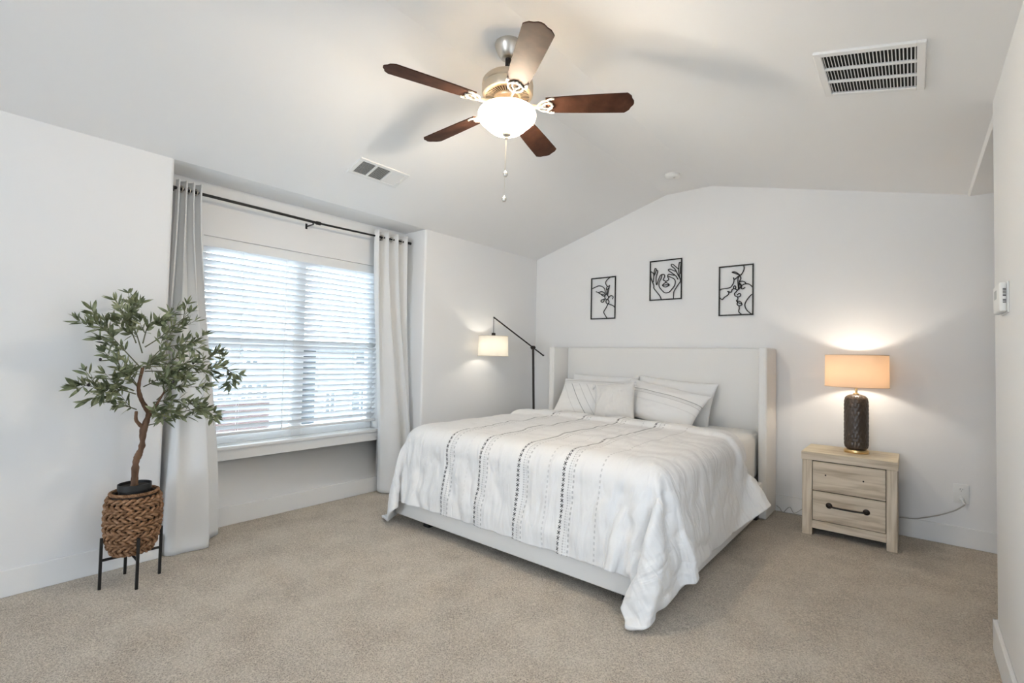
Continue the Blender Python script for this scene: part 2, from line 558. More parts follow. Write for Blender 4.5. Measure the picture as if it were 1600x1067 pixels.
bm = bmesh.new(); box(bm, (-60, -40, -3.6), (-4.6, 50, -3.2)); build('ground_outside', bm, M['pale_ground'], kind='structure', smooth=False)


def house(loc, y0, y1, top, brick_top, brick_to, wins, label, skin='siding'):
    t = thing('neighbouring_house', loc, label, 'house')
    x = loc[0]
    bm = bmesh.new(); box(bm, (x-6, y0, -3.2), (x, y1, top)); build('wall', bm, M[skin], t, smooth=False)
    if brick_to:
        bm = bmesh.new(); box(bm, (x-.1, y0, -3.2), (x+.06, brick_to, brick_top)); build('brick_facing', bm, M['brick'], t, smooth=False)
    bm = bmesh.new(); prism(bm, [(x-6.4, top), (x+.4, top), (x-3, top+.5)], y0-.3, y1+.3, axis=1)
    build('roof', bm, M['shingle'], t, smooth=False)
    for (a, b, c, d) in wins:
        bm = bmesh.new(); box(bm, (x-.02, a-.05, c-.05), (x+.05, b+.05, d+.05))
        f = build('house_window', bm, M['trim'], t, smooth=False)
        bm = bmesh.new()
        mid = (a+b)/2
        for p, q in ((a, mid-.02), (mid+.02, b)): box(bm, (x+.03, p, c), (x+.06, q, (c+d)/2-.02)); box(bm, (x+.03, p, (c+d)/2+.02), (x+.06, q, d))
        build('pane', bm, M['far_glass'], f, smooth=False)


house((-12, 4.3, -3.2), 1.5, 5.85, 1.45, .10, 5.26, [(4.12, 4.42, .16, .50), (4.62, 4.86, .16, .50), (4.95, 5.20, .16, .50), (3.0, 3.5, .16, .5), (4.05, 4.3, 1.0, 1.3), (4.7, 4.95, 1.0, 1.3)],
      'pale sided house with brick lower storey, seen through the blind')
house((-12.5, 9.5, -3.2), 6.7, 12.5, 1.35, 0, 0, [(7.8, 8.35, -.35, .25), (8.5, 9.05, -.35, .25), (7.0, 7.25, -.35, .2), (7.9, 8.6, .9, 1.2)],
      'white house beyond the window, to the right of the brick one')
M['shaded_facade'] = mat('shaded_facade', (.036, .04, .044), .85)  # dark grey colour stands in for a house side in shade
house((-20, 9.8, -3.2), 9.55, 10.6, 1.5, 0, 0, [], 'dark grey block added for the shaded house side in the gap between the two nearer ones', 'shaded_facade')


# ------------------------------------------------------------------ blind, rod, curtains
bl = thing('window_blind', (-3.90, 1.94, .62), 'white faux-wood slatted blind hanging inside the window recess', 'blind')
BY0, BY1 = WY0+.006, WY1-.006
bm = bmesh.new(); box(bm, (-3.935, BY0, 2.03), (-3.875, BY1, WZ1-.001)); box(bm, (-3.874, BY0-.004, 2.012), (-3.860, BY1+.004, WZ1-.001), .003, 2); build('headrail', bm, M['headrail'], bl)
bm = bmesh.new()
NS = 29
th = R(40)
for i in range(NS):
    z = .703 + i*.0462
    w = .0255
    pts = []
    for k in range(5):
        u = -1 + k*.5
        bow = .0035*(1-u*u)
        x, zz = -3.90 + u*w*math.cos(th) - bow*math.sin(th), z + u*w*math.sin(th) + bow*math.cos(th)
        pts.append((x, zz))
    nx_, nz_ = -math.sin(th)*.0017, math.cos(th)*.0017
    poly = [(x+nx_, z_+nz_) for x, z_ in pts] + [(x-nx_, z_-nz_) for x, z_ in reversed(pts)]
    prism(bm, poly, BY0, BY1, axis=1)
build('slats', bm, M['slat'], bl, sharp=50)
bm = bmesh.new(); box(bm, (-3.925, BY0, .645), (-3.875, BY1, .668), .005, 2); build('bottom_rail', bm, M['headrail'], bl)
for y in (1.483, 1.808, 2.106, 2.441):
    bm = bmesh.new()
    for dx in (-.0215, .0215): tube(bm, [(-3.90+dx, y, .66), (-3.90+dx, y, 2.03)], .0011, 5)
    build('ladder_cord', bm, M['headrail'], bl)
bm = bmesh.new(); tube(bm, [(-3.862, 1.80, 2.03), (-3.858, 1.80, .69)], .0022, 6); lathe(bm, [(0, .655), (.007, .66), (.005, .69), (.002, .70)], (-3.858, 1.80, 0), 10)
build('lift_cord', bm, M['headrail'], bl)

RODX, RODZ = -3.735, 2.335
rod = thing('curtain_rod', (RODX, 1.94, RODZ), 'thin black telescoping curtain rod over the window', 'curtain rod')
bm = bmesh.new(); tube(bm, spline([(RODX, .965, RODZ), (RODX, 1.5, RODZ-.004), (RODX, 1.99, RODZ-.010)], 6), .0105, 12); build('outer_tube', bm, M['black_metal'], rod)
bm = bmesh.new(); tube(bm, spline([(RODX, 1.985, RODZ-.010), (RODX, 2.45, RODZ-.002), (RODX, 2.905, RODZ+.006)], 6), .0085, 12); build('inner_tube', bm, M['black_metal'], rod)
bm = bmesh.new(); tube(bm, [(RODX, 1.965, RODZ-.010), (RODX, 2.0, RODZ-.010)], .0145, 14); build('collar', bm, M['black_metal'], rod)
bm = bmesh.new(); tube(bm, [(RODX, 2.895, RODZ+.006), (RODX, 2.925, RODZ+.006)], .0125, 14); build('end_cap', bm, M['black_metal'], rod)
bm = bmesh.new(); tube(bm, [(RODX, .955, RODZ), (RODX, .972, RODZ)], .0125, 14); build('end_cap', bm, M['black_metal'], rod)
for y, dz in ((.978, 0), (1.94, -.010), (2.60, -.001)):
    bm = bmesh.new()
    z = RODZ + dz
    box(bm, (XW, y-.009, z-.040), (XW+.004, y+.009, z+.006), .002, 1)
    box(bm, (XW, y-.004, z-.024), (RODX+.006, y+.004, z-.014), .002, 1)
    tube(bm, [(RODX + .013*math.sin(t), y, z - .013*math.cos(t)) for t in [R(-100)+R(200)*k/8 for k in range(9)]], .003, 6, flat=2.0)
    build('bracket', bm, M['black_metal'], rod)


def curtain(name, label, y0, y1, bottom, zb, amp, nf, grom, side, extra=None):
    """cloth from the rod down to a floor line; bottom = control points (x, y)"""
    t = thing(name, (RODX, (y0+y1)/2, .0), label, 'curtain', 'white grommet curtains at the window')
    ns, nt = 150, 60
    bp = spline([(x, y, z) for x, y, z in bottom], 10)
    zt = RODZ + .055
    bm = bmesh.new()
    uvl = bm.loops.layers.uv.new('UVMap')
    grid = []
    for j in range(nt+1):
        tt = j/nt
        w = sstep(.03, 1.0, tt)**.9
        row = []
        for i in range(ns+1):
            s = i/ns
            ph = 2*PI*nf*s
            top = Vector((RODX + amp*math.sin(ph), y0 + (y1-y0)*s + .006*math.sin(2*ph), zt))
            b = sample(bp, s)
            wob = .010*math.sin(ph*1.0 + 1.5*tt)*(tt*(1-tt))
            p = top.lerp(b, w)
            p.z = zt + (b.z - zt)*tt
            # folds soften and drift on the way down
            p.x += wob + .006*noise.noise(Vector((s*9, tt*4, 3.1+side)))*tt
            p.y += .007*noise.noise(Vector((s*9, tt*3, 7.7+side)))*tt
            p.x = max(p.x, XW+.020)
            p.y = max(p.y, R0+.006) if side < 0 else p.y
            row.append(bm.verts.new(p))
        grid.append(row)
    for j in range(nt):
        for i in range(ns):
            f = bm.faces.new((grid[j][i], grid[j+1][i], grid[j+1][i+1], grid[j][i+1]))
            for l, (u, v) in zip(f.loops, ((i/ns, 1-j/nt), (i/ns, 1-(j+1)/nt), ((i+1)/ns, 1-(j+1)/nt), ((i+1)/ns, 1-j/nt))): l[uvl].uv = (u, v)
    o = build('curtain_panel', bm, M['curtain'], t, sharp=None, recalc=False)
    md = o.modifiers.new('thickness', 'SOLIDIFY'); md.thickness = .004
    # hem line along the floor edge
    for k in range(grom):
        s = (k+.5)/grom
        y = y0 + (y1-y0)*s
        bm = bmesh.new()
        tube(bm, [(RODX + .021*math.cos(a_)*.9, y + .004*math.cos(a_), RODZ + .021*math.sin(a_)) for a_ in [2*PI*q/20 for q in range(20)]], .0035, 6, closed=True)
        build('grommet', bm, M['nickel'], t)
    return t


curtain('curtain', 'long white curtain behind the potted olive tree', .990, 1.140,
        [(-3.77, .945, .006), (-3.66, .95, .006), (-3.545, .958, .004), (-3.50, 1.00, .004), (-3.505, 1.05, .004), (-3.50, 1.10, .004), (-3.485, 1.165, .004), (-3.50, 1.19, .006),
         (-3.57, 1.20, .008), (-3.64, 1.25, .008), (-3.69, 1.315, .006), (-3.735, 1.31, .02)], 0, .032, 3.5, 7, -1)
curtain('curtain', 'long white curtain between the window and the bed', 2.515, 2.885,
        [(-3.80, 2.67, .012), (-3.74, 2.66, .010), (-3.66, 2.72, .006), (-3.62, 2.80, .006), (-3.68, 2.84, .006), (-3.66, 2.88, .006), (-3.60, 2.89, .006), (-3.62, 2.92, .006), (-3.70, 2.90, .006), (-3.66, 2.925, .006)], 0, .038, 3.5, 7, 1)

# ------------------------------------------------------------------ olive tree, basket, stand
PX = -3.29
PC = Vector((PX, .743, 0))
st = thing('plant_stand', (PX, .743, 0), 'low black metal plant stand under the woven basket', 'plant stand')
d = .131
ends = [(PX + d*math.cos(R(a_)), .743 + d*math.sin(R(a_))) for a_ in (-91, -1, 89, 179)]
for x, y in ends:
    bm = bmesh.new(); box(bm, (x-.0065, y-.0065, 0), (x+.0065, y+.0065, .268), .001, 1); build('leg', bm, M['black_metal'], st)
for p, q in ((0, 2), (1, 3)):
    bm = bmesh.new()
    a_, b_ = Vector((*ends[p], .150 - .0008*p)), Vector((*ends[q], .150 - .0008*p))
    tube(bm, [a_, b_], .0075, 4); build('crossbar', bm, M['black_metal'], st, smooth=False)

M['seagrass'] = ramp_noise(mat('seagrass', (.3, .17, .09), .75, spec=.25), (40, 40, 90),
                           [(.25, (.10, .048, .022)), (.48, (.245, .130, .066)), (.62, (.36, .215, .125)), (.8, (.47, .325, .215))], detail=5, bump=(.4, .002))
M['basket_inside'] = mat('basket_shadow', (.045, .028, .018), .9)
bk = thing('woven_basket', (PX, .743, .158), 'brown woven seagrass basket standing in a black metal stand', 'basket')


def brad(z):
    return sample([Vector(p) for p in spline([(.068, .160, 0), (.092, .175, 0), (.110, .235, 0), (.119, .32, 0), (.1195, .40, 0), (.113, .455, 0), (.104, .490, 0)], 8)], min(max((z-.160)/.330, 0), 1)).x


bm = bmesh.new()
rnd = random.Random(4)
rows = 10
for i in range(rows):
    z = .181 + i*.0305
    r0 = brad(z)
    nk = 11
    off = rnd.random()*6
    for s_ in range(2):                   # two strands twist round each other, one row left and the next right
        pts, rad = [], []
        for k in range(132):
            a_ = 2*PI*k/132
            ph = (a_*nk + off + PI*s_)*(1 if i % 2 else -1)
            pts.append((PX + (r0 + .0068*math.cos(ph))*math.cos(a_), .743 + (r0 + .0068*math.cos(ph))*math.sin(a_), z + .0100*math.sin(ph) + .003*noise.noise(Vector((a_*3, i, s_)))))
            rad.append(.0078 + .0026*noise.noise(Vector((a_*9, i*2.1, s_*5))))
        tube(bm, pts, rad, 7, closed=True)
build('weave', bm, M['seagrass'], bk, sharp=60)
bm = bmesh.new()
for s_ in range(2):
    pts = []
    for k in range(220):
        a_ = 2*PI*k/220
        ph = a_*34 + PI*s_
        pts.append((PX + (.104 + .005*math.cos(ph))*math.cos(a_), .743 + (.104 + .005*math.cos(ph))*math.sin(a_), .487 + .005*math.sin(ph)))
    tube(bm, pts, .0048, 6, closed=True)
build('braided_rim', bm, M['seagrass'], bk, sharp=60)
bm = bmesh.new()
lathe(bm, [(0, .158), (.066, .160)] + [(brad(z)-.011, z) for z in (.18, .22, .28, .34, .40, .46, .485)] + [(.086, .485), (.084, .40), (.07, .25), (0, .25)], (PX, .743, 0), 32)
build('lining', bm, M['basket_inside'], bk)

M['bark'] = ramp_noise(mat('olive_bark', (.17, .09, .05), .85), (30, 30, 9), [(.3, (.075, .040, .022)), (.55, (.165, .090, .052)), (.8, (.24, .145, .09))], detail=5, bump=(.8, .004))
M['twig'] = mat('green_twig', (.13, .13, .07), .7)
M['leaf'] = ramp_noise(mat('olive_leaf', (.12, .15, .07), .5, spec=.35), (22, 22, 22),
                       [(.28, (.060, .076, .038)), (.42, (.125, .148, .075)), (.56, (.235, .262, .140)), (.72, (.38, .40, .25))], detail=1)
M['olive'] = mat('dark_olive_fruit', (.03, .022, .022), .3)
M['soil'] = mat('potting_soil', (.02, .016, .012), .95, bump=(60, .8, .004))
tr = thing('olive_tree', (PX, .743, .42), 'artificial olive tree in a black nursery pot standing in the woven basket', 'potted plant')
bm = bmesh.new()
lathe(bm, [(0, .30), (.060, .30), (.072, .50), (.076, .502), (.076, .532), (.072, .532), (.071, .515), (0, .515)], (PX, .743, 0), 36); build('nursery_pot', bm, M['black_plastic'], tr)
bm = bmesh.new(); lathe(bm, [(0, .522), (.04, .521), (.0705, .518)], (PX, .743, 0), 24); build('soil', bm, M['soil'], tr)


def limb(bm, yz, r0, r1, bend=0.0, x0=PX, per=7, knob=.0):
    p = spline([(x0 + bend*(k/max(len(yz)-1, 1))**1.2, y, z) for k, (y, z) in enumerate(yz)], per)
    n_ = len(p)
    tube(bm, p, [(r0 + (r1-r0)*k/(n_-1))*(1 + knob*noise.noise(Vector((k*.45, r0*90, 0)))) for k in range(n_)], 9)
    return p


bm = bmesh.new()
limb(bm, [(.741, .515), (.742, .591), (.744, .65), (.756, .69), (.768, .735), (.770, .811), (.781, .86), (.795, .909)], .0185, .0145, 0, knob=.35)
limb(bm, [(.795, .905), (.776, .945), (.756, .986), (.743, 1.03), (.741, 1.075), (.755, 1.165)], .0145, .008, .0, knob=.3)
limb(bm, [(.772, .826), (.748, .856), (.731, .882), (.728, .928)], .0105, .0075, .03, knob=.3)
limb(bm, [(.795, .909), (.821, .957), (.854, 1.039)], .0105, .004, .04, knob=.2)
build('trunk', bm, M['bark'], tr, sharp=60)

BR = [([(.745, 1.165), (.659, 1.269), (.58, 1.362), (.525, 1.403)], .06, 1), ([(.75, 1.245), (.725, 1.344), (.7, 1.435), (.721, 1.529)], -.05, 1),
      ([(.76, 1.279), (.824, 1.335), (.874, 1.392), (.96, 1.49)], .05, .8), ([(.779, 1.192), (.838, 1.274), (.919, 1.297), (.979, 1.313)], .08, .7),
      ([(.753, 1.172), (.853, 1.172), (.96, 1.172), (1.076, 1.259)], .13, 1), ([(.925, 1.13), (1.061, 1.142), (1.159, 1.164), (1.209, 1.096)], .06, .9),
      ([(.735, 1.06), (.663, 1.159), (.599, 1.248)], -.07, .9), ([(.729, 1.02), (.652, 1.049), (.553, 1.066), (.477, 1.087)], .08, 1),
      ([(.735, .935), (.676, .964), (.579, 1.002)], .06, .7), ([(.772, .84), (.842, .859), (.933, .907), (1.043, .92), (1.103, .872)], .07, .9),
      ([(.826, .982), (.887, 1.048), (1.019, 1.057)], .12, .7), ([(.75, 1.30), (.766, 1.406), (.812, 1.433)], .09, .8),
      ([(.81, .969), (.889, .985), (.979, .974)], .13, .9), ([(.765, 1.145), (.843, 1.144), (.926, 1.109)], .16, 1),
      ([(.735, 1.066), (.691, 1.12), (.638, 1.146)], .10, .8), ([(.81, .969), (.834, .927), (.824, .901)], .10, 1),
      ([(.762, 1.059), (.81, 1.104), (.892, 1.213)], .15, .9), ([(.72, 1.30), (.686, 1.394), (.673, 1.465)], .03, 1),
      ([(.755, 1.165), (.80, 1.18), (.86, 1.20)], -.10, .9), ([(.72, 1.04), (.62, 1.08), (.56, 1.03)], .12, .7)]
bmt, bml = bmesh.new(), bmesh.new()
rnd = random.Random(11)


def leaf(p, dirv, L, W):
    dirv = dirv.normalized()
    side = dirv.cross(Vector((rnd.uniform(-1, 1), rnd.uniform(-1, 1), rnd.uniform(-.3, 1.2))))
    if side.length < .1: side = dirv.orthogonal()
    side.normalize()
    nn = side.cross(dirv)
    rows_ = []
    for k, (u, w) in enumerate(((0, .12), (.2, .75), (.45, 1.0), (.72, .72), (1.0, .0))):
        c = p + dirv*(L*u) - nn*(L*.10*u*u)
        if w == 0: rows_.append([bml.verts.new(c)])
        else: rows_.append([bml.verts.new(c - side*(W*w) + nn*.0014), bml.verts.new(c), bml.verts.new(c + side*(W*w) + nn*.0014)])
    for a_, b_ in zip(rows_, rows_[1:]):
        if len(b_) == 3:
            bml.faces.new((a_[0], a_[1], b_[1], b_[0])); bml.faces.new((a_[1], a_[2], b_[2], b_[1]))
        else:
            bml.faces.new((a_[0], a_[1], b_[0])); bml.faces.new((a_[1], a_[2], b_[0]))


def spray(p, dens, first):
    n_ = len(p)
    for k in range(first, n_):
        t = (p[min(k+1, n_-1)] - p[k-1]).normalized()
        for q in range(2):
            if rnd.random() > dens: continue
            out = t.cross(Vector((rnd.uniform(-1, 1), rnd.uniform(-1, 1), rnd.uniform(-1, 1)))).normalized()
            leaf(p[k] + out*.002, t*rnd.uniform(.35, 1.0) + out*rnd.uniform(.5, 1.05) + Vector((0, 0, rnd.uniform(-.1, .25))), rnd.uniform(.040, .074), rnd.uniform(.0060, .0098))
    for q in range(3):
        out = Vector((rnd.uniform(-1, 1), rnd.uniform(-1, 1), rnd.uniform(-.6, 1))).normalized()
        leaf(p[-1], t + out*.6, rnd.uniform(.040, .068), rnd.uniform(.0055, .009))


def off_wall(v):
    return Vector((max(v.x, XL+.045), v.y, v.z))


for yz, bend, dens in BR:
    p = limb(bmt, yz, .0034, .0013, bend, per=9)
    n_ = len(p)
    spray(p, dens*.85, max(2, int(n_*.30)))
    for k in range(int(n_*.30), n_-3, 5):          # short side twigs
        t = (p[k+1] - p[k-1]).normalized()
        out = t.cross(Vector((rnd.uniform(-1, 1), rnd.uniform(-1, 1), rnd.uniform(-1, 1)))).normalized()
        L_ = rnd.uniform(.05, .10)
        a_ = p[k]; b_ = off_wall(a_ + (t*.7 + out*.7)*L_*.55); c_ = off_wall(a_ + (t*.9 + out*.75 + Vector((0, 0, .2)))*L_)
        tw = spline([a_, b_, c_], 5)
        tube(bmt, tw, [.0017 - .0008*m_/(len(tw)-1) for m_ in range(len(tw))], 6)
        spray(tw, dens*.62, 3)
for v in bml.verts: v.co.x = max(v.co.x, XL+.012)
build('twigs', bmt, M['twig'], tr, sharp=None)
build('foliage', bml, M['leaf'], tr, sharp=None, recalc=False)
for y, z, x in ((.578, 1.216, -.04), (.968, 1.203, .10), (1.043, .915, .07), (1.173, 1.134, .06), (.518, 1.089, .07), (.86, 1.10, .15)):
    bm = bmesh.new(); bmesh.ops.create_uvsphere(bm, u_segments=12, v_segments=8, radius=.0085)
    for v in bm.verts: v.co = Vector((v.co.x*.8, v.co.y*.8, v.co.z*1.1)) + Vector((PX+x, y, z-.008))
    build('olive', bm, M['olive'], tr, sharp=None)


# ------------------------------------------------------------------ bed
BXC = -1.995
bed = thing('bed', (BXC, 3.45, 0), 'wide bed upholstered in ivory linen with a tall winged headboard', 'bed')
bm = bmesh.new(); box(bm, (-3.012, 4.60, .06), (-.976, 4.69, 1.392), .022, 4); hb = build('headboard', bm, M['linen'], bed)
for x0, x1 in ((-3.078, -3.010), (-.980, -.914)):
    bm = bmesh.new(); box(bm, (x0, 4.335, 0.003), (x1, 4.69, 1.390), .016, 4); build('wing', bm, M['linen'], bed)
for x0, x1 in ((-3.045, -3.0), (-.990, -.945)):
    bm = bmesh.new(); box(bm, (x0, 2.32, .062), (x1, 4.345, .300), .012, 3); build('side_rail', bm, M['linen'], bed)
bm = bmesh.new(); box(bm, (-3.045, 2.309, .060), (-.945, 2.357, .300), .012, 3); build('foot_rail', bm, M['linen'], bed)
for x, y in ((-2.80, 2.38), (-1.19, 2.38), (-2.80, 4.3), (-1.03, 4.28)):
    bm = bmesh.new(); box(bm, (x, y, 0), (x+.06, y+.06, .075), .003, 1); build('leg', bm, M['black_plastic'], bed)
bm = bmesh.new()
for k in range(12): box(bm, (-3.0, 2.40 + k*.18, .262), (-.99, 2.48 + k*.18, .282))
build('slat_base', bm, M['black_plastic'], bed, smooth=False)

M['mattress'] = mat('quilted_mattress_cover', (.83, .82, .79), .85, sheen=.2)
_nt, _N, _L, _b = nodes(M['mattress'])
_tc = _N.new('ShaderNodeTexCoord'); _vo = _N.new('ShaderNodeTexVoronoi'); _vo.inputs['Scale'].default_value = 62; _vo.inputs['Randomness'].default_value = 0
_L.new(_tc.outputs['Object'], _vo.inputs['Vector']); _bp = _N.new('ShaderNodeBump'); _bp.inputs['Strength'].default_value = .35; _bp.inputs['Distance'].default_value = .004
_L.new(_vo.outputs['Distance'], _bp.inputs['Height']); _L.new(_bp.outputs[0], _b.inputs['Normal'])
bm = bmesh.new(); box(bm, (-2.995, 2.365, .286), (-1.0, 4.585, .690), .075, 6)
build('mattress', bm, M['mattress'], sharp=60)
tag(bpy.data.objects['mattress'], 'thick white quilted mattress on the linen bed frame', 'mattress')

# comforter: cloth let down over the bed
def stitch_mat(name, lines, base=(.86, .855, .845), pitch=.029, axis=0, diag=None, rough=.75, band=()):
    """lines: (position across, darkness, kind); kind 2 = row of small crosses, 1 = dashes"""
    m = mat(name, base, rough, spec=.25, sheen=.2)
    nt, N, L, b = nodes(m)
    uv = N.new('ShaderNodeUVMap'); uv.uv_map = 'UVMap'
    sp = N.new('ShaderNodeSeparateXYZ'); L.new(uv.outputs[0], sp.inputs[0])
    ua, va = X(nt, sp.outputs[axis]), X(nt, sp.outputs[1-axis])
    if diag:
        ua, va = ua*diag[0] + va*diag[1], va*diag[0] - ua*diag[1]
    tot = None
    bn = ((va*(1/pitch)).fract() - .5).abs()
    bd = ((va*(2/pitch)).fract() - .5).abs()
    for pos, dark, kind in lines:
        a = (ua - pos).abs()*(1/pitch)
        if kind == 2:
            cross = (a - bn).abs().lt(.13).min(a.lt(.33)).min(bn.lt(.34)).max(a.lt(.16).min(bn.lt(.22))).max(a.lt(.07).min(bn.gt(.36)))
            k = cross*dark
        elif kind == 3:
            k = a.lt(.16).min(bn.lt(.26))*dark
        else:
            k = a.lt(.15).min(bd.lt(.30))*dark
        tot = k if tot is None else tot.max(k)
    if band:        # straight dashed rows above the slanting ones
        vb = X(nt, sp.outputs[1])
        tot = tot.min(vb.lt(band[-1][0] - .012))
        bu = ((X(nt, sp.outputs[0])*(1/pitch*1.4)).fract() - .5).abs()
        for pos, dark in band:
            tot = tot.max((vb - pos).abs().lt(.0032).min(bu.lt(.28))*dark)
    mx = N.new('ShaderNodeMix'); mx.data_type = 'RGBA'
    L.new(tot.k, mx.inputs[0])
    mx.inputs[6].default_value = (*base, 1); mx.inputs[7].default_value = (.035, .035, .037, 1)
    L.new(mx.outputs[2], b.inputs['Base Color'])
    return m, nt, N, L, b


lines = []
for x in (-2.500, -2.182, -1.858, -1.535):
    lines += [(x, .95, 2), (x+.036, .34, 1), (x+.066, .38, 3), (x+.050, .14, 1)]
lines += [(-1.64, .22, 3), (-1.30, .26, 3), (-2.30, .08, 3)]
M['comforter'], _nt, _N, _L, _b = stitch_mat('white_stitched_cotton', lines)
_tc = _N.new('ShaderNodeTexCoord')
_n1 = _N.new('ShaderNodeTexNoise'); _n1.inputs['Scale'].default_value = 7; _n1.inputs['Detail'].default_value = 2; _n1.inputs['Distortion'].default_value = .7
_mp = _N.new('ShaderNodeMapping'); _mp.inputs['Scale'].default_value = (2.4, .55, .45)
_L.new(_tc.outputs['Object'], _mp.inputs[0]); _L.new(_mp.outputs[0], _n1.inputs['Vector'])
# creases that run down the hanging sides of the cloth
_uv = _N.new('ShaderNodeUVMap'); _uv.uv_map = 'UVMap'; _sp = _N.new('ShaderNodeSeparateXYZ'); _L.new(_uv.outputs[0], _sp.inputs[0])


def _crease(scale, axis, lo, hi):
    mp = _N.new('ShaderNodeMapping'); mp.inputs['Scale'].default_value = scale
    nz = _N.new('ShaderNodeTexNoise'); nz.inputs['Scale'].default_value = 1; nz.inputs['Detail'].default_value = 2.5; nz.inputs['Distortion'].default_value = .9
    _L.new(_uv.outputs[0], mp.inputs[0]); _L.new(mp.outputs[0], nz.inputs['Vector'])
    mr = _N.new('ShaderNodeMapRange'); mr.interpolation_type = 'SMOOTHSTEP'
    mr.inputs['From Min'].default_value = lo; mr.inputs['From Max'].default_value = hi
    _L.new(_sp.outputs[axis], mr.inputs['Value'])
    ridge = ((X(_nt, nz.outputs['Fac']) - .5).abs()*3.2).min(.5)
    return ridge*X(_nt, mr.outputs[0])


_cr = _crease((8.5, 2.0, 1), 1, 2.60, 2.25) + _crease((2.0, 8, 1), 0, -1.12, -.82) + _crease((2.4, 2.4, 1), 1, 2.0, 2.1)*.35
_bp = _N.new('ShaderNodeBump'); _bp.inputs['Strength'].default_value = .5; _bp.inputs['Distance'].default_value = .03
_L.new((X(_nt, _n1.outputs['Fac'])*.6 + _cr*.75).k, _bp.inputs['Height']); _L.new(_bp.outputs[0], _b.inputs['Normal'])


def drape():
    cols = []
    for a, b, r_ in (((-3.0, 2.36, .1), (-.985, 4.6, .70), .10), ((-3.045, 2.309, .05), (-.945, 4.6, .31), .02), ((-6, 0, -.5), (2, 6, 0), .01)):
        bm = bmesh.new(); box(bm, a, b, r_, 5)
        me = bpy.data.meshes.new('collider'); bm.to_mesh(me); bm.free()
        o = bpy.data.objects.new('collider', me); COL.objects.link(o); cols.append(o)
        o.modifiers.new('collision', 'COLLISION'); o.collision.thickness_outer = .012; o.collision.cloth_friction = 60
    nx, ny = 100, 64
    x0, x1, y0, y1 = -3.545, -.445, 1.845, 3.80
    bm = bmesh.new()
    flat = []
    g = []
    for j in range(ny+1):
        row = []
        for i in range(nx+1):
            u, v = i/nx, j/ny
            x, y = x0 + (x1-x0)*u, y0 + (y1-y0)*v
            k = sstep(.80, 1, u)*sstep(.25, 0, v)
            kl = sstep(.15, 0, u)*sstep(.25, 0, v)
            hr = sstep(.86, 1, u)*sstep(.80, 1, v)
            x -= .02*k - .01*kl + .05*hr; y += .34*hr + .02*k - .01*kl
            flat.append((x, y))
            row.append(bm.verts.new((x, y, .735 + .006*noise.noise(Vector((x*4, y*4, 0))))))
        g.append(row)
    for j in range(ny):
        for i in range(nx): bm.faces.new((g[j][i], g[j][i+1], g[j+1][i+1], g[j+1][i]))
    me = bpy.data.meshes.new('cloth'); bm.to_mesh(me); bm.free()
    o = bpy.data.objects.new('cloth', me); COL.objects.link(o)
    vg = o.vertex_groups.new(name='pin')
    for v in me.vertices:
        if v.co.y > 2.8 and -2.7 < v.co.x < -1.3: vg.add([v.index], 1, 'REPLACE')
    md = o.modifiers.new('cloth', 'CLOTH'); s = md.settings
    s.quality = 6; s.mass = .25; s.tension_stiffness = 20; s.compression_stiffness = 8; s.shear_stiffness = 6
    s.bending_stiffness = .35; s.air_damping = 2; s.vertex_group_mass = 'pin'
    c = md.collision_settings
    c.distance_min = .01; c.collision_quality = 3; c.use_self_collision = True; c.self_distance_min = .012; c.friction = 20
    # a hand's push that swings the hanging corner round to the foot of the bed
    bpy.ops.object.effector_add(type='FORCE', location=(-.45, 2.36, .15)); fo = bpy.context.object
    fo.field.strength = 1500.0; fo.field.use_max_distance = True; fo.field.distance_max = .55; fo.field.falloff_power = 0; cols.append(fo)
    N_ = 56
    md.point_cache.frame_end = N_
    for f in range(1, N_+1): SC.frame_set(f)
    ev = o.evaluated_get(bpy.context.evaluated_depsgraph_get()); m2 = ev.to_mesh()
    co = [v.co.copy() for v in m2.vertices]
    ev.to_mesh_clear()
    SC.frame_set(1)
    for q in cols + [o]:
        d_ = q.data; bpy.data.objects.remove(q, do_unlink=True)
        if d_: bpy.data.meshes.remove(d_)
    return co, flat, nx, ny


co, flat, nx, ny = drape()
bm = bmesh.new()
uvl = bm.loops.layers.uv.new('UVMap')
bv = [bm.verts.new(p) for p in co]
for j in range(ny):
    for i in range(nx):
        q = [j*(nx+1)+i, j*(nx+1)+i+1, (j+1)*(nx+1)+i+1, (j+1)*(nx+1)+i]
        f = bm.faces.new([bv[k] for k in q])
        for l, k in zip(f.loops, q): l[uvl].uv = flat[k]
bm.normal_update()
VC = {}
disp = []
for k, v in enumerate(bv):
    x, y = flat[k]
    fold = sstep(3.585, 3.60, y)*(1 - sstep(3.775, 3.80, y))
    puff = .010*noise.noise(Vector((x*5.5, y*5.5, 1))) + .006*noise.noise(Vector((x*13, y*13, 5)))
    ring = abs(noise.noise(Vector((x*9 + 1.5*noise.noise(Vector((x*3, y*3, 9))), y*3.0, 2.2)))) if v.co.y < 2.4 else abs(noise.noise(Vector((x*4, y*6 + 1.5*noise.noise(Vector((x*3, y*3, 9))), 2.2))))
    drop = 1 if v.co.z < .60 else .35
    disp.append(.016 + .030*fold + puff*(.5+.5*drop) - .020*drop*max(0, .2-ring)/.2)
for v, dd in zip(bv, disp): v.co += v.normal*dd
for v in bv:
    if v.co.z < .006: v.co.z = .006
cf = build('comforter', bm, M['comforter'], sharp=None, recalc=False)
tag(cf, 'white comforter with rows of black stitched crosses draped over the bed', 'comforter')
md = cf.modifiers.new('smooth_cloth', 'SUBSURF'); md.levels = 1; md.render_levels = 2
md = cf.modifiers.new('filling', 'SOLIDIFY'); md.thickness = .018; md.offset = -1


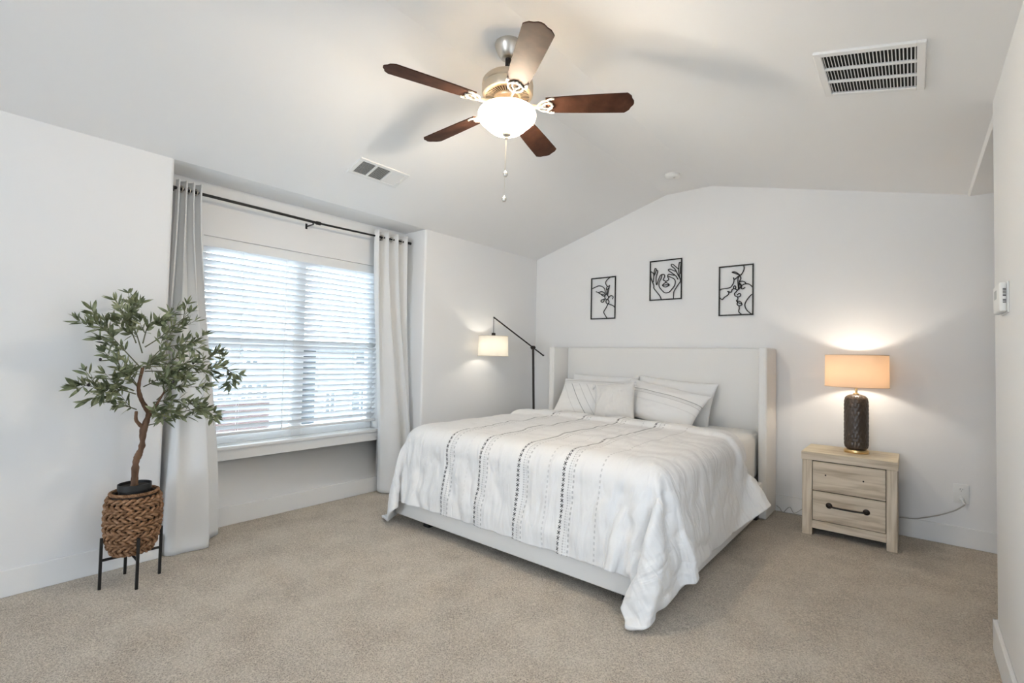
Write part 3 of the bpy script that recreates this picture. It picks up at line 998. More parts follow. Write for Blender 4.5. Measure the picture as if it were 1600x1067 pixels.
# pillows
def pillow(name, label, cat, W, Hh, T, loc, lean, turn, mt, seed, group=None, tilt=0.0, pinch=.07, parent_bits=None):
    """stuffed cushion standing on its long edge; lean back from upright in degrees"""
    nu, nv = 40, 28
    bm = bmesh.new(); uvl = bm.loops.layers.uv.new('UVMap')
    Rm = Matrix.Rotation(R(turn), 3, 'Z') @ Matrix.Rotation(R(-lean), 3, 'X') @ Matrix.Rotation(R(tilt), 3, 'Y')
    def P(u, v, s_):
        px = W/2*u*(1 - pinch*(1-abs(v)**2.2)*abs(u)**1.5)
        pz = Hh/2*v*(1 - pinch*1.25*(1-abs(u)**2.2)*abs(v)**1.5)
        th_ = T/2*((1-abs(u)**2.6)*(1-abs(v)**2.4))**.55
        th_ *= 1 + .10*noise.noise(Vector((u*1.7, v*1.7, seed)))
        wr = .006*noise.noise(Vector((u*5, v*5, seed+3))) + .004*noise.noise(Vector((u*11, v*9, seed+8)))
        sag = -.02*(1-v)*.5*(1-abs(u))
        edge = (1-abs(u)**6)*(1-abs(v)**6)
        return Rm @ Vector((px, -s_*(th_*(1+.25*(-v)*.5) + wr*edge), pz + sag*0)) + Vector(loc)
    for s_ in (1, -1):
        g = [[bm.verts.new(P(-1+2*i/nu, -1+2*j/nv, s_)) for i in range(nu+1)] for j in range(nv+1)]
        for j in range(nv):
            for i in range(nu):
                q = (g[j][i], g[j][i+1], g[j+1][i+1], g[j+1][i])
                uvq = [(-1+2*(i+a)/nu, -1+2*(j+b)/nv) for a, b in ((0, 0), (1, 0), (1, 1), (0, 1))]
                if s_ < 0: q = q[::-1]; uvq = uvq[::-1]
                f = bm.faces.new(q)
                for l, (uu, vv) in zip(f.loops, uvq): l[uvl].uv = (uu*W/2, vv*Hh/2)
    bmesh.ops.remove_doubles(bm, verts=bm.verts, dist=.0008)
    o = build(name, bm, mt, sharp=None)
    md = o.modifiers.new('soft', 'SUBSURF'); md.levels = 1; md.render_levels = 1
    return tag(o, label, cat, group), Rm


M['cotton'] = weave(mat('white_cotton', (.86, .855, .845), .8, spec=.2, sheen=.2), 400, 400, .15, .0008)
M['sham_band'], *_ = stitch_mat('sham_stitched_band', [(.075, .95, 1), (.062, .30, 1), (.050, .22, 3), (.040, .45, 1), (-.03, .20, 1)], pitch=.024, axis=1)
M['sham_diag'], *_ = stitch_mat('sham_stitched_diagonal', [(-.24, .25, 1), (-.155, .95, 1), (-.08, .45, 1), (-.01, .4, 1), (.06, .3, 1)], pitch=.024, axis=0, diag=(.80, .60), band=[(.185, .95), (.170, .35), (.150, .40)])
ZM = .70
pillow('bed_pillow', 'plain white pillow at the back of the bed, left of centre', 'pillow', .78, .46, .16, (-2.50, 4.48, ZM+.190), 20, 2, M['cotton'], 1, 'plain white pillows at the headboard')
pillow('bed_pillow', 'plain white pillow behind the right-hand striped pillow', 'pillow', .80, .46, .16, (-1.755, 4.48, ZM+.180), 20, -3, M['cotton'], 2, 'plain white pillows at the headboard', tilt=4)
pillow('striped_pillow', 'white pillow with diagonal stitched lines, beside the left bed wing', 'pillow', .86, .47, .16, (-2.46, 4.275, ZM+.170), 38, 4, M['sham_diag'], 3, 'striped pillows leaning in front of the plain ones')
pillow('striped_pillow', 'white pillow with a dashed black band along its upper edge', 'pillow', .88, .43, .16, (-1.80, 4.255, ZM+.170), 42, -5, M['sham_band'], 4, 'striped pillows leaning in front of the plain ones', tilt=11)
M['slub'] = weave(mat('textured_white_cloth', (.77, .755, .73), .85, sheen=.2), 120, 120, .5, .003)
ac, Rm = pillow('throw_cushion', 'small white tasselled cushion in front of the two striped pillows', 'cushion', .39, .39, .15, (-2.13, 4.055, ZM+.168), 24, 6, M['slub'], 6, tilt=-8, pinch=.05)
for u, v in ((-1, 1), (1, 1), (-1, -1), (1, -1)):
    bm = bmesh.new()
    c = Rm @ Vector((u*.192, 0, v*.192)) + Vector((-2.13, 4.055, ZM+.168))
    dn = Vector((u*.25, -.35, -.9 if v > 0 else -.25)).normalized()
    tube(bm, [c, c + dn*.012], [.009, .010], 8)
    rnd = random.Random(int(u*3+v+9))
    for q in range(14):
        j = Vector((rnd.uniform(-1, 1), rnd.uniform(-1, 1), rnd.uniform(-1, 1)))*.012
        tube(bm, [c + dn*.010, c + dn*.026 + j*.6, c + dn*.045 + j], [.0022, .002, .0014], 5)
    build('tassel', bm, M['cotton'], ac, sharp=None)

# ------------------------------------------------------------------ floor lamp
FL = Vector((-3.33, 3.70, 0))
fl = thing('floor_lamp', (-3.17, 4.215, 0), 'dark bronze floor lamp with a hanging drum shade beside the headboard', 'floor lamp')
bm = bmesh.new(); lathe(bm, [(0, 0), (.10, 0), (.10, .014), (.09, .02), (.014, .026), (0, .026)], (-3.165, 4.225, 0), 32); build('base', bm, M['bronze'], fl)
joint = Vector((-3.195, 4.200, 1.375))
bm = bmesh.new(); tube(bm, [(-3.165, 4.225, .02), joint + Vector((0, 0, .012))], .0125, 12); build('pole', bm, M['bronze'], fl)
tip = Vector((FL.x, FL.y, 1.672))
dirv = (joint - tip).normalized()
bm = bmesh.new(); tube(bm, [tip, joint + dirv*.165], .0075, 10); lathe(bm, [(0, -.01), (.012, -.004), (.012, .006), (0, .01)], joint + dirv*.165, 10)
build('arm', bm, M['bronze'], fl)
bm = bmesh.new(); box(bm, joint - Vector((.017, .020, .02)), joint + Vector((.017, .020, .02)), .006, 2); tube(bm, [joint - Vector((.03, 0, 0)), joint + Vector((.03, 0, 0))], .009, 10); build('clamp', bm, M['bronze'], fl)
bm = bmesh.new(); tube(bm, [tip + Vector((0, 0, .006)), tip - Vector((0, 0, .165))], .0028, 8); lathe(bm, [(0, -.01), (.010, 0), (0, .010)], tip, 10); build('drop_rod', bm, M['bronze'], fl)
bm = bmesh.new(); lathe(bm, [(0, 1.512), (.017, 1.512), (.021, 1.505), (.021, 1.470), (.017, 1.44), (.017, 1.415), (0, 1.415)], (FL.x, FL.y, 0), 20); build('socket', bm, M['bronze'], fl)
M['cream_shade'] = shade_mat('cream_lampshade', (.82, .79, .73), (.95, .92, .86))
bm = bmesh.new()
lathe(bm, [(.150, 1.478), (.157, 1.272), (.1555, 1.272), (.1485, 1.478), (.150, 1.478)], (FL.x, FL.y, 0), 48); sh = build('lamp_shade', bm, M['cream_shade'], fl)
bm = bmesh.new()
M['shade_trim'] = mat('shade_trim', (.72, .66, .56), .7)
for r_, z in ((.151, 1.477), (.158, 1.274)):
    bm = bmesh.new(); tube(bm, [(FL.x + r_*math.cos(a_), FL.y + r_*math.sin(a_), z) for a_ in [2*PI*q/48 for q in range(48)]], .0035, 6, closed=True); build('shade_ring', bm, M['shade_trim'], sh)
bm = bmesh.new()
for a_ in (0, 2.09, 4.19): tube(bm, [(FL.x, FL.y, 1.463), (FL.x + .150*math.cos(a_), FL.y + .150*math.sin(a_), 1.470)], .002, 5)
build('shade_spider', bm, M['bronze'], sh)


def point(name, c, power, col, r_):
    d_ = bpy.data.lights.new(name, 'POINT'); d_.energy = power; d_.color = col; d_.shadow_soft_size = r_
    o = bpy.data.objects.new(name, d_); COL.objects.link(o); o.location = c
    return o


WARM = (1.0, .90, .77)
point('floor_lamp_light', (FL.x, FL.y, 1.375), FLOOR_BULB, (1, .93, .82), .028)

# ------------------------------------------------------------------ nightstand and table lamp
NX0, NX1, NY0, NY1, NZ = -.648, -.088, 4.222, 4.640, .612
ns_ = thing('nightstand', ((NX0+NX1)/2, (NY0+NY1)/2, 0), 'whitewashed wooden two drawer nightstand beside the bed', 'nightstand')
bm = bmesh.new(); box(bm, (NX0-.004, NY0-.006, .552), (NX1+.004, NY1, NZ), .003, 2); build('top', bm, M['wood_top'], ns_)
bm = bmesh.new(); box(bm, (NX0-.0045, NY0-.0068, .5535), (NX1+.0045, NY0-.0055, NZ-.0035), .0004, 1); build('front_edge', bm, M['wood_x'], ns_)
for x0, x1 in ((NX0, NX0+.064), (NX1-.060, NX1)):
    bm = bmesh.new(); box(bm, (x0, NY0, 0), (x1, NY0+.05, .552), .0025, 1); build('leg', bm, M['wood_z'], ns_)
for x0, x1 in ((NX0+.002, NX0+.022), (NX1-.022, NX1-.002)):
    bm = bmesh.new(); box(bm, (x0, NY0+.05, 0), (x1, NY1, .552), .0015, 1); build('side_panel', bm, M['wood_z'], ns_)
bm = bmesh.new(); box(bm, (NX0+.064, NY0+.002, .053), (NX1-.060, NY0+.022, .112), .002, 1); build('bottom_rail', bm, M['wood_x'], ns_)
bm = bmesh.new(); box(bm, (NX0+.022, NY1-.012, .053), (NX1-.022, NY1-.004, .552)); box(bm, (NX0+.022, NY0+.04, .06), (NX1-.022, NY1-.012, .07)); box(bm, (NX0+.060, NY0+.022, .075), (NX1-.058, NY0+.03, .552))
build('carcass', bm, M['dark'], ns_, smooth=False)
for z0, z1, kn in ((.334, .5455, 1), (.116, .3275, 0)):
    bm = bmesh.new(); box(bm, (NX0+.0675, NY0+.002, z0), (NX1-.0635, NY0+.022, z1), .002, 1); dr = build('drawer', bm, M['wood_x'], ns_)
    if kn:
        for x, z in ((-.50, .452), (-.275, .447)):
            bm = bmesh.new(); lathe(bm, [(0, .0006), (.004, .0004), (.0055, 0)], (x, NY0+.0014, z), 12, rot=Matrix.Rotation(R(90), 3, 'X')); build('wood_knot', bm, M['dark'], dr)
    else:
        bm = bmesh.new()
        hx0, hx1, hz = -.478, -.258, .236
        tube(bm, spline([(hx0, NY0-.004, hz), (hx0+.012, NY0-.022, hz), (hx0+.035, NY0-.028, hz-.002), ((hx0+hx1)/2, NY0-.030, hz-.003), (hx1-.035, NY0-.028, hz-.002), (hx1-.012, NY0-.022, hz), (hx1, NY0-.004, hz)], 6), .0062, 10, flat=1.25)
        for x in (hx0, hx1): lathe(bm, [(0, .008), (.014, .006), (.021, .001), (.021, 0), (0, 0)], (x, NY0+.002, hz), 20, rot=Matrix.Rotation(R(90), 3, 'X'))
        build('handle', bm, M['bronze'], dr)

TL = Vector((-.332, 4.440, 0))
tl = thing('table_lamp', (TL.x, TL.y, NZ), 'table lamp with dark scaled ceramic body and tan drum shade on the nightstand', 'table lamp')
bm = bmesh.new(); lathe(bm, [(0, NZ+.0005), (.076, NZ+.0005), (.078, NZ+.004), (.078, NZ+.020), (.075, NZ+.025), (0, NZ+.025)], (TL.x, TL.y, 0), 48); build('base', bm, M['brass'], tl)
M['scale_glaze'] = mat('dark_scaled_glaze', (.060, .042, .030), .40, spec=.5, coat=.1)
bm = bmesh.new()
pr = spline([(.060, .638, 0), (.070, .650, 0), (.0755, .675, 0), (.0765, .75, 0), (.0765, .90, 0), (.0755, .985, 0), (.069, 1.018, 0), (.052, 1.038, 0), (.020, 1.046, 0)], 14)
seg = 132
rings = []
for k, p in enumerate(pr):
    ring = []
    for q in range(seg):
        a_ = 2*PI*q/seg
        rowh = .0285
        zz = (p.y-.64)/rowh
        row = math.floor(zz); fz = zz - row
        fa = (a_/(2*PI)*16 + (row % 2)*.5) % 1.0
        # overlapping scales, each bulging towards its rounded lower tip
        dx_, dz_ = (fa-.5)*2, fz
        rad2 = dx_*dx_*.9 + dz_*dz_*.8
        bump_ = .0042*max(0.0, 1-rad2)**.5 if rad2 < 1 else 0
        fade = sstep(.638, .660, p.y)*(1-sstep(1.02, 1.046, p.y))
        r_ = p.x - .003 + bump_*fade
        ring.append(bm.verts.new((TL.x + r_*math.cos(a_), TL.y + r_*math.sin(a_), p.y)))
    rings.append(ring)
for a_, b_ in zip(rings, rings[1:]):
    for q in range(seg): bm.faces.new((a_[q], a_[(q+1) % seg], b_[(q+1) % seg], b_[q]))
bm.faces.new(list(reversed(rings[0]))); bm.faces.new(rings[-1])
build('body', bm, M['scale_glaze'], tl, sharp=None)
bm = bmesh.new(); lathe(bm, [(0, 1.04), (.020, 1.044), (.020, 1.052), (.008, 1.056), (.008, 1.088), (.016, 1.090), (.016, 1.135), (0, 1.135)], (TL.x, TL.y, 0), 24); build('neck', bm, M['brass'], tl)
M['tan_shade'] = shade_mat('tan_lampshade', (.74, .63, .52), (.80, .66, .52))
bm = bmesh.new()
lathe(bm, [(.1965, 1.338), (.1985, 1.100), (.197, 1.100), (.195, 1.338), (.1965, 1.338)], (TL.x, TL.y, 0), 64); sh = build('lamp_shade', bm, M['tan_shade'], tl)
bm = bmesh.new()
M['shade_wire'] = mat('shade_wire', (.50, .40, .30), .5)
for r_, z in ((.197, 1.337), (.199, 1.1015)):
    bm = bmesh.new(); tube(bm, [(TL.x + r_*math.cos(a_), TL.y + r_*math.sin(a_), z) for a_ in [2*PI*q/64 for q in range(64)]], .0022, 6, closed=True); build('shade_ring', bm, M['shade_wire'], sh)
bm = bmesh.new()
for a_ in (.3, 2.39, 4.49): tube(bm, [(TL.x, TL.y, 1.130), (TL.x + .196*math.cos(a_), TL.y + .196*math.sin(a_), 1.125)], .0018, 5)
build('shade_spider', bm, M['shade_wire'], sh)
point('table_lamp_light', (TL.x, TL.y, 1.215), TABLE_BULB, WARM, .03)

# outlet and cords on the headboard wall
ou = thing('wall_outlet', (.255, YB, .37), 'white duplex outlet low on the wall right of the nightstand', 'outlet')
bm = bmesh.new(); box(bm, (.215, YB-.007, .303), (.297, YB, .436), .0025, 2); build('cover_plate', bm, M['white_plastic'], ou)
for z in (.400, .340):
    bm = bmesh.new(); lathe(bm, [(0, .0025), (.0155, .0025), (.017, 0)], (.256, YB-.007, z), 24, rot=Matrix.Rotation(R(90), 3, 'X')); rc = build('receptacle', bm, M['white_plastic'], ou)
    if z > .37:
        bm = bmesh.new(); box(bm, (.2485, YB-.0102, z-.001), (.2505, YB-.0090, z+.007)); box(bm, (.2615, YB-.0102, z-.001), (.2635, YB-.0090, z+.006)); box(bm, (.2545, YB-.0102, z-.011), (.2575, YB-.0090, z-.0075))
        build('socket_slots', bm, M['dark'], rc, smooth=False)
pc = thing('power_cord', (.10, YB-.03, .14), 'grey lamp cord running from the nightstand to the outlet', 'cord')
bm = bmesh.new(); tube(bm, spline([(-.085, 4.66, .140), (.00, 4.675, .143), (.05, 4.672, .162), (.13, 4.668, .198), (.21, 4.668, .245), (.258, 4.664, .288), (.272, 4.662, .307)], 8), .0042, 8)
build('cable', bm, M['cord'], pc)
bm = bmesh.new(); lathe(bm, [(0, 0), (.013, 0), (.014, .012), (.010, .020), (0, .021)], (.256, YB-.0095, .338), 16, rot=Matrix.Rotation(R(90), 3, 'X')); tube(bm, [(.258, YB-.022, .334), (.264, YB-.034, .320), (.272, 4.662, .307)], [.008, .007, .005], 8)
build('plug', bm, M['white_plastic'], pc)
lc = thing('loose_cord', (-.78, 4.66, 0), 'thin cord lying along the baseboard between bed and nightstand', 'cord')
bm = bmesh.new(); tube(bm, spline([(-.905, 4.665, .05), (-.88, 4.672, .03), (-.86, 4.665, .006), (-.80, 4.668, .006), (-.72, 4.665, .008), (-.655, 4.66, .008)], 8), .003, 6)
tube(bm, spline([(-.85, 4.668, .006), (-.83, 4.676, .035), (-.805, 4.680, .052), (-.775, 4.676, .012), (-.72, 4.678, .055), (-.655, 4.672, .10)], 8), .0024, 6)
build('cable', bm, M['cord'], lc)

# ------------------------------------------------------------------ wall art
ART = {"A1":[[[-2.76,2.047],[-2.715,2.063],[-2.673,2.074],[-2.631,2.062],[-2.604,2.038],[-2.594,2.009],[-2.597,1.977]],[[-2.469,2.16],[-2.515,2.163],[-2.561,2.143],[-2.59,2.109],[-2.587,2.085],[-2.569,2.06]],[[-2.708,2.012],[-2.677,2.001],[-2.641,2.008],[-2.612,1.997],[-2.591,1.974]],[[-2.68,1.999],[-2.647,1.981],[-2.617,1.973],[-2.593,1.961]],[[-2.647,1.981],[-2.629,1.964],[-2.599,1.949]],[[-2.54,2.073],[-2.548,2.042],[-2.556,2.006],[-2.564,1.97]],[[-2.569,2.06],[-2.58,2.039],[-2.574,2.021],[-2.559,2.033],[-2.545,2.058],[-2.569,2.06]],[[-2.571,2.028],[-2.573,1.997],[-2.579,1.971]],[[-2.597,1.977],[-2.57,1.968],[-2.552,1.938],[-2.569,1.918],[-2.59,1.924],[-2.599,1.946],[-2.591,1.972]],[[-2.552,1.932],[-2.535,1.952],[-2.515,1.956],[-2.497,1.94],[-2.505,1.917]],[[-2.596,1.925],[-2.616,1.921],[-2.64,1.914],[-2.642,1.896],[-2.622,1.889],[-2.607,1.904],[-2.604,1.925]],[[-2.569,1.918],[-2.583,1.903],[-2.577,1.879],[-2.557,1.87],[-2.545,1.89],[-2.557,1.914],[-2.569,1.918]],[[-2.557,1.87],[-2.522,1.858],[-2.493,1.843],[-2.469,1.821]],[[-2.557,1.87],[-2.579,1.829],[-2.608,1.783],[-2.59,1.746],[-2.563,1.708]]],"A2":[[[-1.957,1.881],[-1.974,1.919],[-2.013,1.968],[-2.038,2.002],[-2.038,2.026],[-2.053,2.064],[-2.071,2.113],[-2.072,2.169],[-2.055,2.163],[-2.04,2.138],[-2.044,2.063]],[[-2.04,2.138],[-2.033,2.184],[-2.026,2.202],[-2.014,2.192],[-2.021,2.164],[-2.037,2.128]],[[-2.014,2.182],[-1.999,2.176],[-2.001,2.153],[-2.013,2.117],[-2.015,2.08],[-2.009,2.033],[-1.991,2.078],[-1.972,2.122],[-1.958,2.133]],[[-1.958,2.133],[-1.934,2.133],[-1.924,2.114],[-1.94,2.08],[-1.933,2.073],[-1.912,2.062],[-1.891,2.069],[-1.882,2.08],[-1.894,2.106],[-1.891,2.124],[-1.877,2.128],[-1.826,2.114]],[[-1.953,2.13],[-1.962,2.094],[-1.981,2.058],[-1.98,2.012],[-1.956,1.978],[-1.927,1.95],[-1.903,1.944],[-1.875,1.951],[-1.852,1.975],[-1.825,2.009],[-1.816,2.045],[-1.824,2.073],[-1.849,2.091],[-1.887,2.11]],[[-1.949,2.024],[-1.928,2.042],[-1.912,2.048],[-1.895,2.04],[-1.876,2.022],[-1.895,2.01],[-1.914,2.004],[-1.935,2.011],[-1.949,2.024]],[[-1.949,2.024],[-1.923,2.025],[-1.9,2.026],[-1.876,2.022]],[[-1.912,2.062],[-1.912,2.048]],[[-1.789,2.07],[-1.812,2.108],[-1.85,2.139],[-1.883,2.165],[-1.887,2.177],[-1.869,2.18],[-1.836,2.163],[-1.808,2.151]],[[-1.766,2.072],[-1.794,2.124],[-1.822,2.177],[-1.855,2.208],[-1.858,2.226],[-1.841,2.225],[-1.813,2.199],[-1.786,2.173]],[[-1.776,2.096],[-1.783,2.173],[-1.78,2.227],[-1.773,2.238],[-1.761,2.23],[-1.765,2.176],[-1.765,2.122]],[[-1.79,2.119],[-1.764,2.058],[-1.789,2.015],[-1.825,1.959],[-1.831,1.928],[-1.833,1.88]]],"A3":[[[-1.186,2.148],[-1.183,2.11],[-1.204,2.066],[-1.228,2.053],[-1.261,2.026],[-1.273,2.042],[-1.268,2.021],[-1.272,1.991],[-1.294,1.957],[-1.318,1.948],[-1.356,1.946],[-1.381,1.941],[-1.393,1.931]],[[-1.393,1.864],[-1.37,1.845],[-1.351,1.864],[-1.317,1.887],[-1.312,1.907],[-1.322,1.918],[-1.293,1.909],[-1.284,1.931],[-1.265,1.94],[-1.241,1.925]],[[-1.287,2.092],[-1.266,2.095],[-1.242,2.083],[-1.218,2.06]],[[-1.287,2.092],[-1.256,2.079],[-1.218,2.06]],[[-1.218,2.06],[-1.232,2.034],[-1.234,1.998],[-1.232,1.963],[-1.229,1.932]],[[-1.218,2.053],[-1.209,2.031],[-1.222,1.997],[-1.225,1.962],[-1.227,1.932]],[[-1.269,1.94],[-1.272,1.955],[-1.26,1.965],[-1.251,1.954],[-1.255,1.939],[-1.269,1.94]],[[-1.222,1.997],[-1.199,2.003],[-1.176,1.993],[-1.166,1.98]],[[-1.222,1.987],[-1.208,1.961],[-1.203,1.935],[-1.189,1.934],[-1.171,1.945]],[[-1.229,1.927],[-1.203,1.96],[-1.18,1.974],[-1.148,1.974],[-1.125,1.959],[-1.106,1.935]],[[-1.222,1.987],[-1.206,1.971],[-1.203,1.945]],[[-1.229,1.932],[-1.25,1.908],[-1.262,1.894],[-1.259,1.876],[-1.248,1.867],[-1.226,1.861],[-1.21,1.873],[-1.212,1.888],[-1.226,1.891],[-1.241,1.877]],[[-1.236,1.862],[-1.233,1.841],[-1.245,1.827],[-1.235,1.811],[-1.24,1.796],[-1.226,1.78],[-1.207,1.782],[-1.198,1.794],[-1.212,1.817],[-1.238,1.824]],[[-1.235,1.811],[-1.216,1.802],[-1.198,1.796]],[[-1.223,1.78],[-1.221,1.755],[-1.225,1.725],[-1.202,1.701]],[[-1.106,1.883],[-1.129,1.865],[-1.161,1.822],[-1.174,1.783],[-1.16,1.742],[-1.132,1.711],[-1.105,1.695]]]}
for nm, (x0, x1, z0, z1), lab in (('A1', (-2.772, -2.467, 1.704, 2.166), 'black wire wall art of entwined lines and leaves, hung lower at the left'),
                                  ('A2', (-2.084, -1.749, 1.873, 2.281), 'black wire wall art of a face held between two hands'),
                                  ('A3', (-1.402, -1.101, 1.691, 2.155), 'black wire wall art of two faces touching, on the lamp side')):
    t = thing('wall_art', ((x0+x1)/2, YB, (z0+z1)/2), lab, 'wall art', 'black line-drawing wall panels over the bed')
    w, y0, y1 = .012, YB-.016, YB-.010
    bm = bmesh.new()
    box(bm, (x0, y0, z0), (x0+w, y1, z1)); box(bm, (x1-w, y0, z0), (x1, y1, z1)); box(bm, (x0+w, y0, z0), (x1-w, y1, z0+w)); box(bm, (x0+w, y0, z1-w), (x1-w, y1, z1))
    build('frame', bm, M['black_metal'], t, smooth=False)
    bm = bmesh.new()
    for ln in ART[nm]:
        p = spline([(min(max(a_, x0+.004), x1-.004), YB-.013, min(max(b_, z0+.004), z1-.004)) for a_, b_ in ln], 6)
        tube(bm, p, .0048, 6)
    build('line_drawing', bm, M['black_metal'], t)
    for x in (x0+.02, x1-.02):
        for z in (z0+.005, z1-.005):
            bm = bmesh.new(); box(bm, (x-.003, YB-.0105, z-.003), (x+.003, YB, z+.003)); build('standoff', bm, M['black_metal'], t, smooth=False)

# ------------------------------------------------------------------ ceiling fan
FX, FY = -1.662, 1.914
CZ = 2.942
fan = thing('ceiling_fan', (FX, FY, CZ), 'five blade ceiling fan with a lit frosted bowl light and pull chains', 'ceiling fan')
fc = (FX, FY, 0)
bm = bmesh.new(); lathe(bm, [(0, CZ), (.072, CZ), (.074, CZ-.008), (.068, CZ-.030), (.052, CZ-.062), (.040, CZ-.078), (.034, CZ-.082), (0, CZ-.082)], fc, 40); build('canopy', bm, M['nickel'], fan)
bm = bmesh.new(); lathe(bm, [(0, CZ-.075), (.016, CZ-.075), (.016, 2.77), (.028, 2.768), (.030, 2.755), (0, 2.755)], fc, 20); build('downrod', bm, M['bronze'], fan)
M['champagne'] = mat('champagne_metal', (.66, .56, .43), .38, metal=.85)
bm = bmesh.new(); lathe(bm, [(0, 2.765), (.05, 2.764), (.095, 2.758), (.122, 2.748), (.134, 2.734), (.137, 2.712), (.132, 2.706), (.1365, 2.700), (.137, 2.672), (.133, 2.660), (.122, 2.653), (.060, 2.652), (.055, 2.64), (0, 2.64)], fc, 56)
hous = build('motor_housing', bm, M['champagne'], fan)
bm = bmesh.new()
for k in range(48):
    a_ = 2*PI*k/48
    r0, r1 = .072, .116
    ca, sa = math.cos(a_), math.sin(a_)
    q = .0022
    bm.faces.new([bm.verts.new(p) for p in ((FX+r0*ca-q*sa, FY+r0*sa+q*ca, 2.6512), (FX+r1*ca-1.6*q*sa, FY+r1*sa+1.6*q*ca, 2.6512), (FX+r1*ca+1.6*q*sa, FY+r1*sa-1.6*q*ca, 2.6512), (FX+r0*ca+q*sa, FY+r0*sa-q*ca, 2.6512))])
build('cooling_slots', bm, M['bronze'], hous, smooth=False)
bm = bmesh.new(); lathe(bm, [(0, 2.655), (.056, 2.655), (.058, 2.630), (.064, 2.622), (.064, 2.604), (.050, 2.596), (.048, 2.590), (.056, 2.584), (.058, 2.570), (.118, 2.570), (.126, 2.576), (.126, 2.567), (.056, 2.562), (0, 2.562)], fc, 40)
build('light_fitter', bm, M['champagne'], fan)

M['blade_wood'] = ramp_noise(mat('walnut_blade', (.05, .02, .012), .6, spec=.12), (1, 1, 1), [(.3, (.030, .012, .007)), (.6, (.058, .024, .014)), (.8, (.085, .036, .021))], detail=5)
_mpn = [n_ for n_ in M['blade_wood'].node_tree.nodes if n_.type == 'MAPPING'][0]; _mpn.inputs['Scale'].default_value = (14, 14, 14)
M['cream_metal'] = mat('cream_bracket', (.76, .70, .60), .4, metal=.35)
half = [(.205, .052), (.30, .059), (.44, .065), (.58, .069), (.622, .070), (.634, .060), (.645, .049), (.651, .030), (.662, .013), (.664, 0)]
outl = [(x, y) for x, y in half] + [(x, -y) for x, y in reversed(half[:-1])]
BZ = 2.604
for k in range(5):
    A = R(34.2 + 72*k)
    Rz = Matrix.Rotation(A, 3, 'Z'); Rp = Matrix.Rotation(R(-12), 3, 'X')
    def T(p, c=Vector((FX, FY, BZ))): return Rz @ (Rp @ Vector(p)) + c
    bm = bmesh.new(); prism(bm, outl, -.003, .003)
    for v in bm.verts: v.co = T(v.co)
    bl_ = build('blade', bm, M['blade_wood'], fan, sharp=40)
    bm = bmesh.new()
    tube(bm, [T(p) for p in spline([(.062, 0, .012), (.10, 0, .002), (.15, 0, -.008), (.19, 0, -.007)], 5)], [.011]*16, 8, flat=.55)
    for s_ in (-1, 1):
        tube(bm, [T(p) for p in spline([(.160, 0, -.009), (.175, s_*.024, -.008), (.190, s_*.036, -.007), (.212, s_*.040, -.0065), (.232, s_*.052, -.0065), (.250, s_*.050, -.0065)], 6)], .0052, 7)
        tube(bm, [T(p) for p in spline([(.188, 0, -.007), (.200, s_*.014, -.007), (.222, s_*.018, -.0065), (.238, s_*.006, -.0065), (.244, 0, -.0065)], 6)], .0045, 7)
        tube(bm, [T(p) for p in spline([(.213, s_*.040, -.0065), (.226, s_*.026, -.0065), (.240, s_*.014, -.0065)], 5)], .0042, 7)
        lathe(bm, [(0, -.004), (.006, -.003), (.006, 0)], T((.235, s_*.046, -.004)), 10)
    lathe(bm, [(0, -.004), (.006, -.003), (.006, 0)], T((.242, 0, -.004)), 10)
    build('blade_bracket', bm, M['cream_metal'], bl_)

# frosted bowl: glowing glass with its bulbs inside
m = bpy.data.materials.new('frosted_lit_glass'); m.use_nodes = True
_nt = m.node_tree; _N, _L = _nt.nodes, _nt.links; _N.remove(_N['Principled BSDF'])
_d = _N.new('ShaderNodeBsdfDiffuse'); _d.inputs[0].default_value = (.80, .72, .60, 1)
_t = _N.new('ShaderNodeBsdfTranslucent'); _t.inputs[0].default_value = (.95, .86, .70, 1)
_m1 = _N.new('ShaderNodeMixShader'); _m1.inputs[0].default_value = .6
_tp = _N.new('ShaderNodeBsdfTransparent'); _tp.inputs[0].default_value = (1, .95, .87, 1); _m2 = _N.new('ShaderNodeMixShader'); _m2.inputs[0].default_value = .45
_e = _N.new('ShaderNodeEmission'); _e.inputs[0].default_value = (1, .80, .58, 1); _e.inputs[1].default_value = FAN_GLOW
_ad = _N.new('ShaderNodeAddShader')
_L.new(_d.outputs[0], _m1.inputs[1]); _L.new(_t.outputs[0], _m1.inputs[2]); _L.new(_m1.outputs[0], _m2.inputs[1]); _L.new(_tp.outputs[0], _m2.inputs[2]); _L.new(_m2.outputs[0], _ad.inputs[0]); _L.new(_e.outputs[0], _ad.inputs[1]); _L.new(_ad.outputs[0], _N['Material Output'].inputs[0])
bp_ = spline([(.129, 2.579, 0), (.145, 2.574, 0), (.154, 2.560, 0), (.153, 2.541, 0), (.140, 2.521, 0), (.118, 2.502, 0), (.100, 2.484, 0), (.078, 2.468, 0), (.048, 2.458, 0), (.012, 2.455, 0)], 6)
bm = bmesh.new(); lathe(bm, [(p.x, p.y) for p in bp_] + [(0, 2.455)] + [(0, 2.459)] + [(max(p.x-.004, .001), p.y+.003) for p in reversed(bp_)], fc, 56)
build('light_bowl', bm, m, fan, sharp=None)
bm = bmesh.new(); lathe(bm, [(0, 2.457), (.026, 2.455), (.024, 2.447), (.014, 2.443), (.008, 2.436), (.010, 2.430), (.006, 2.424), (0, 2.422)], fc, 24); build('finial', bm, M['nickel'], fan)
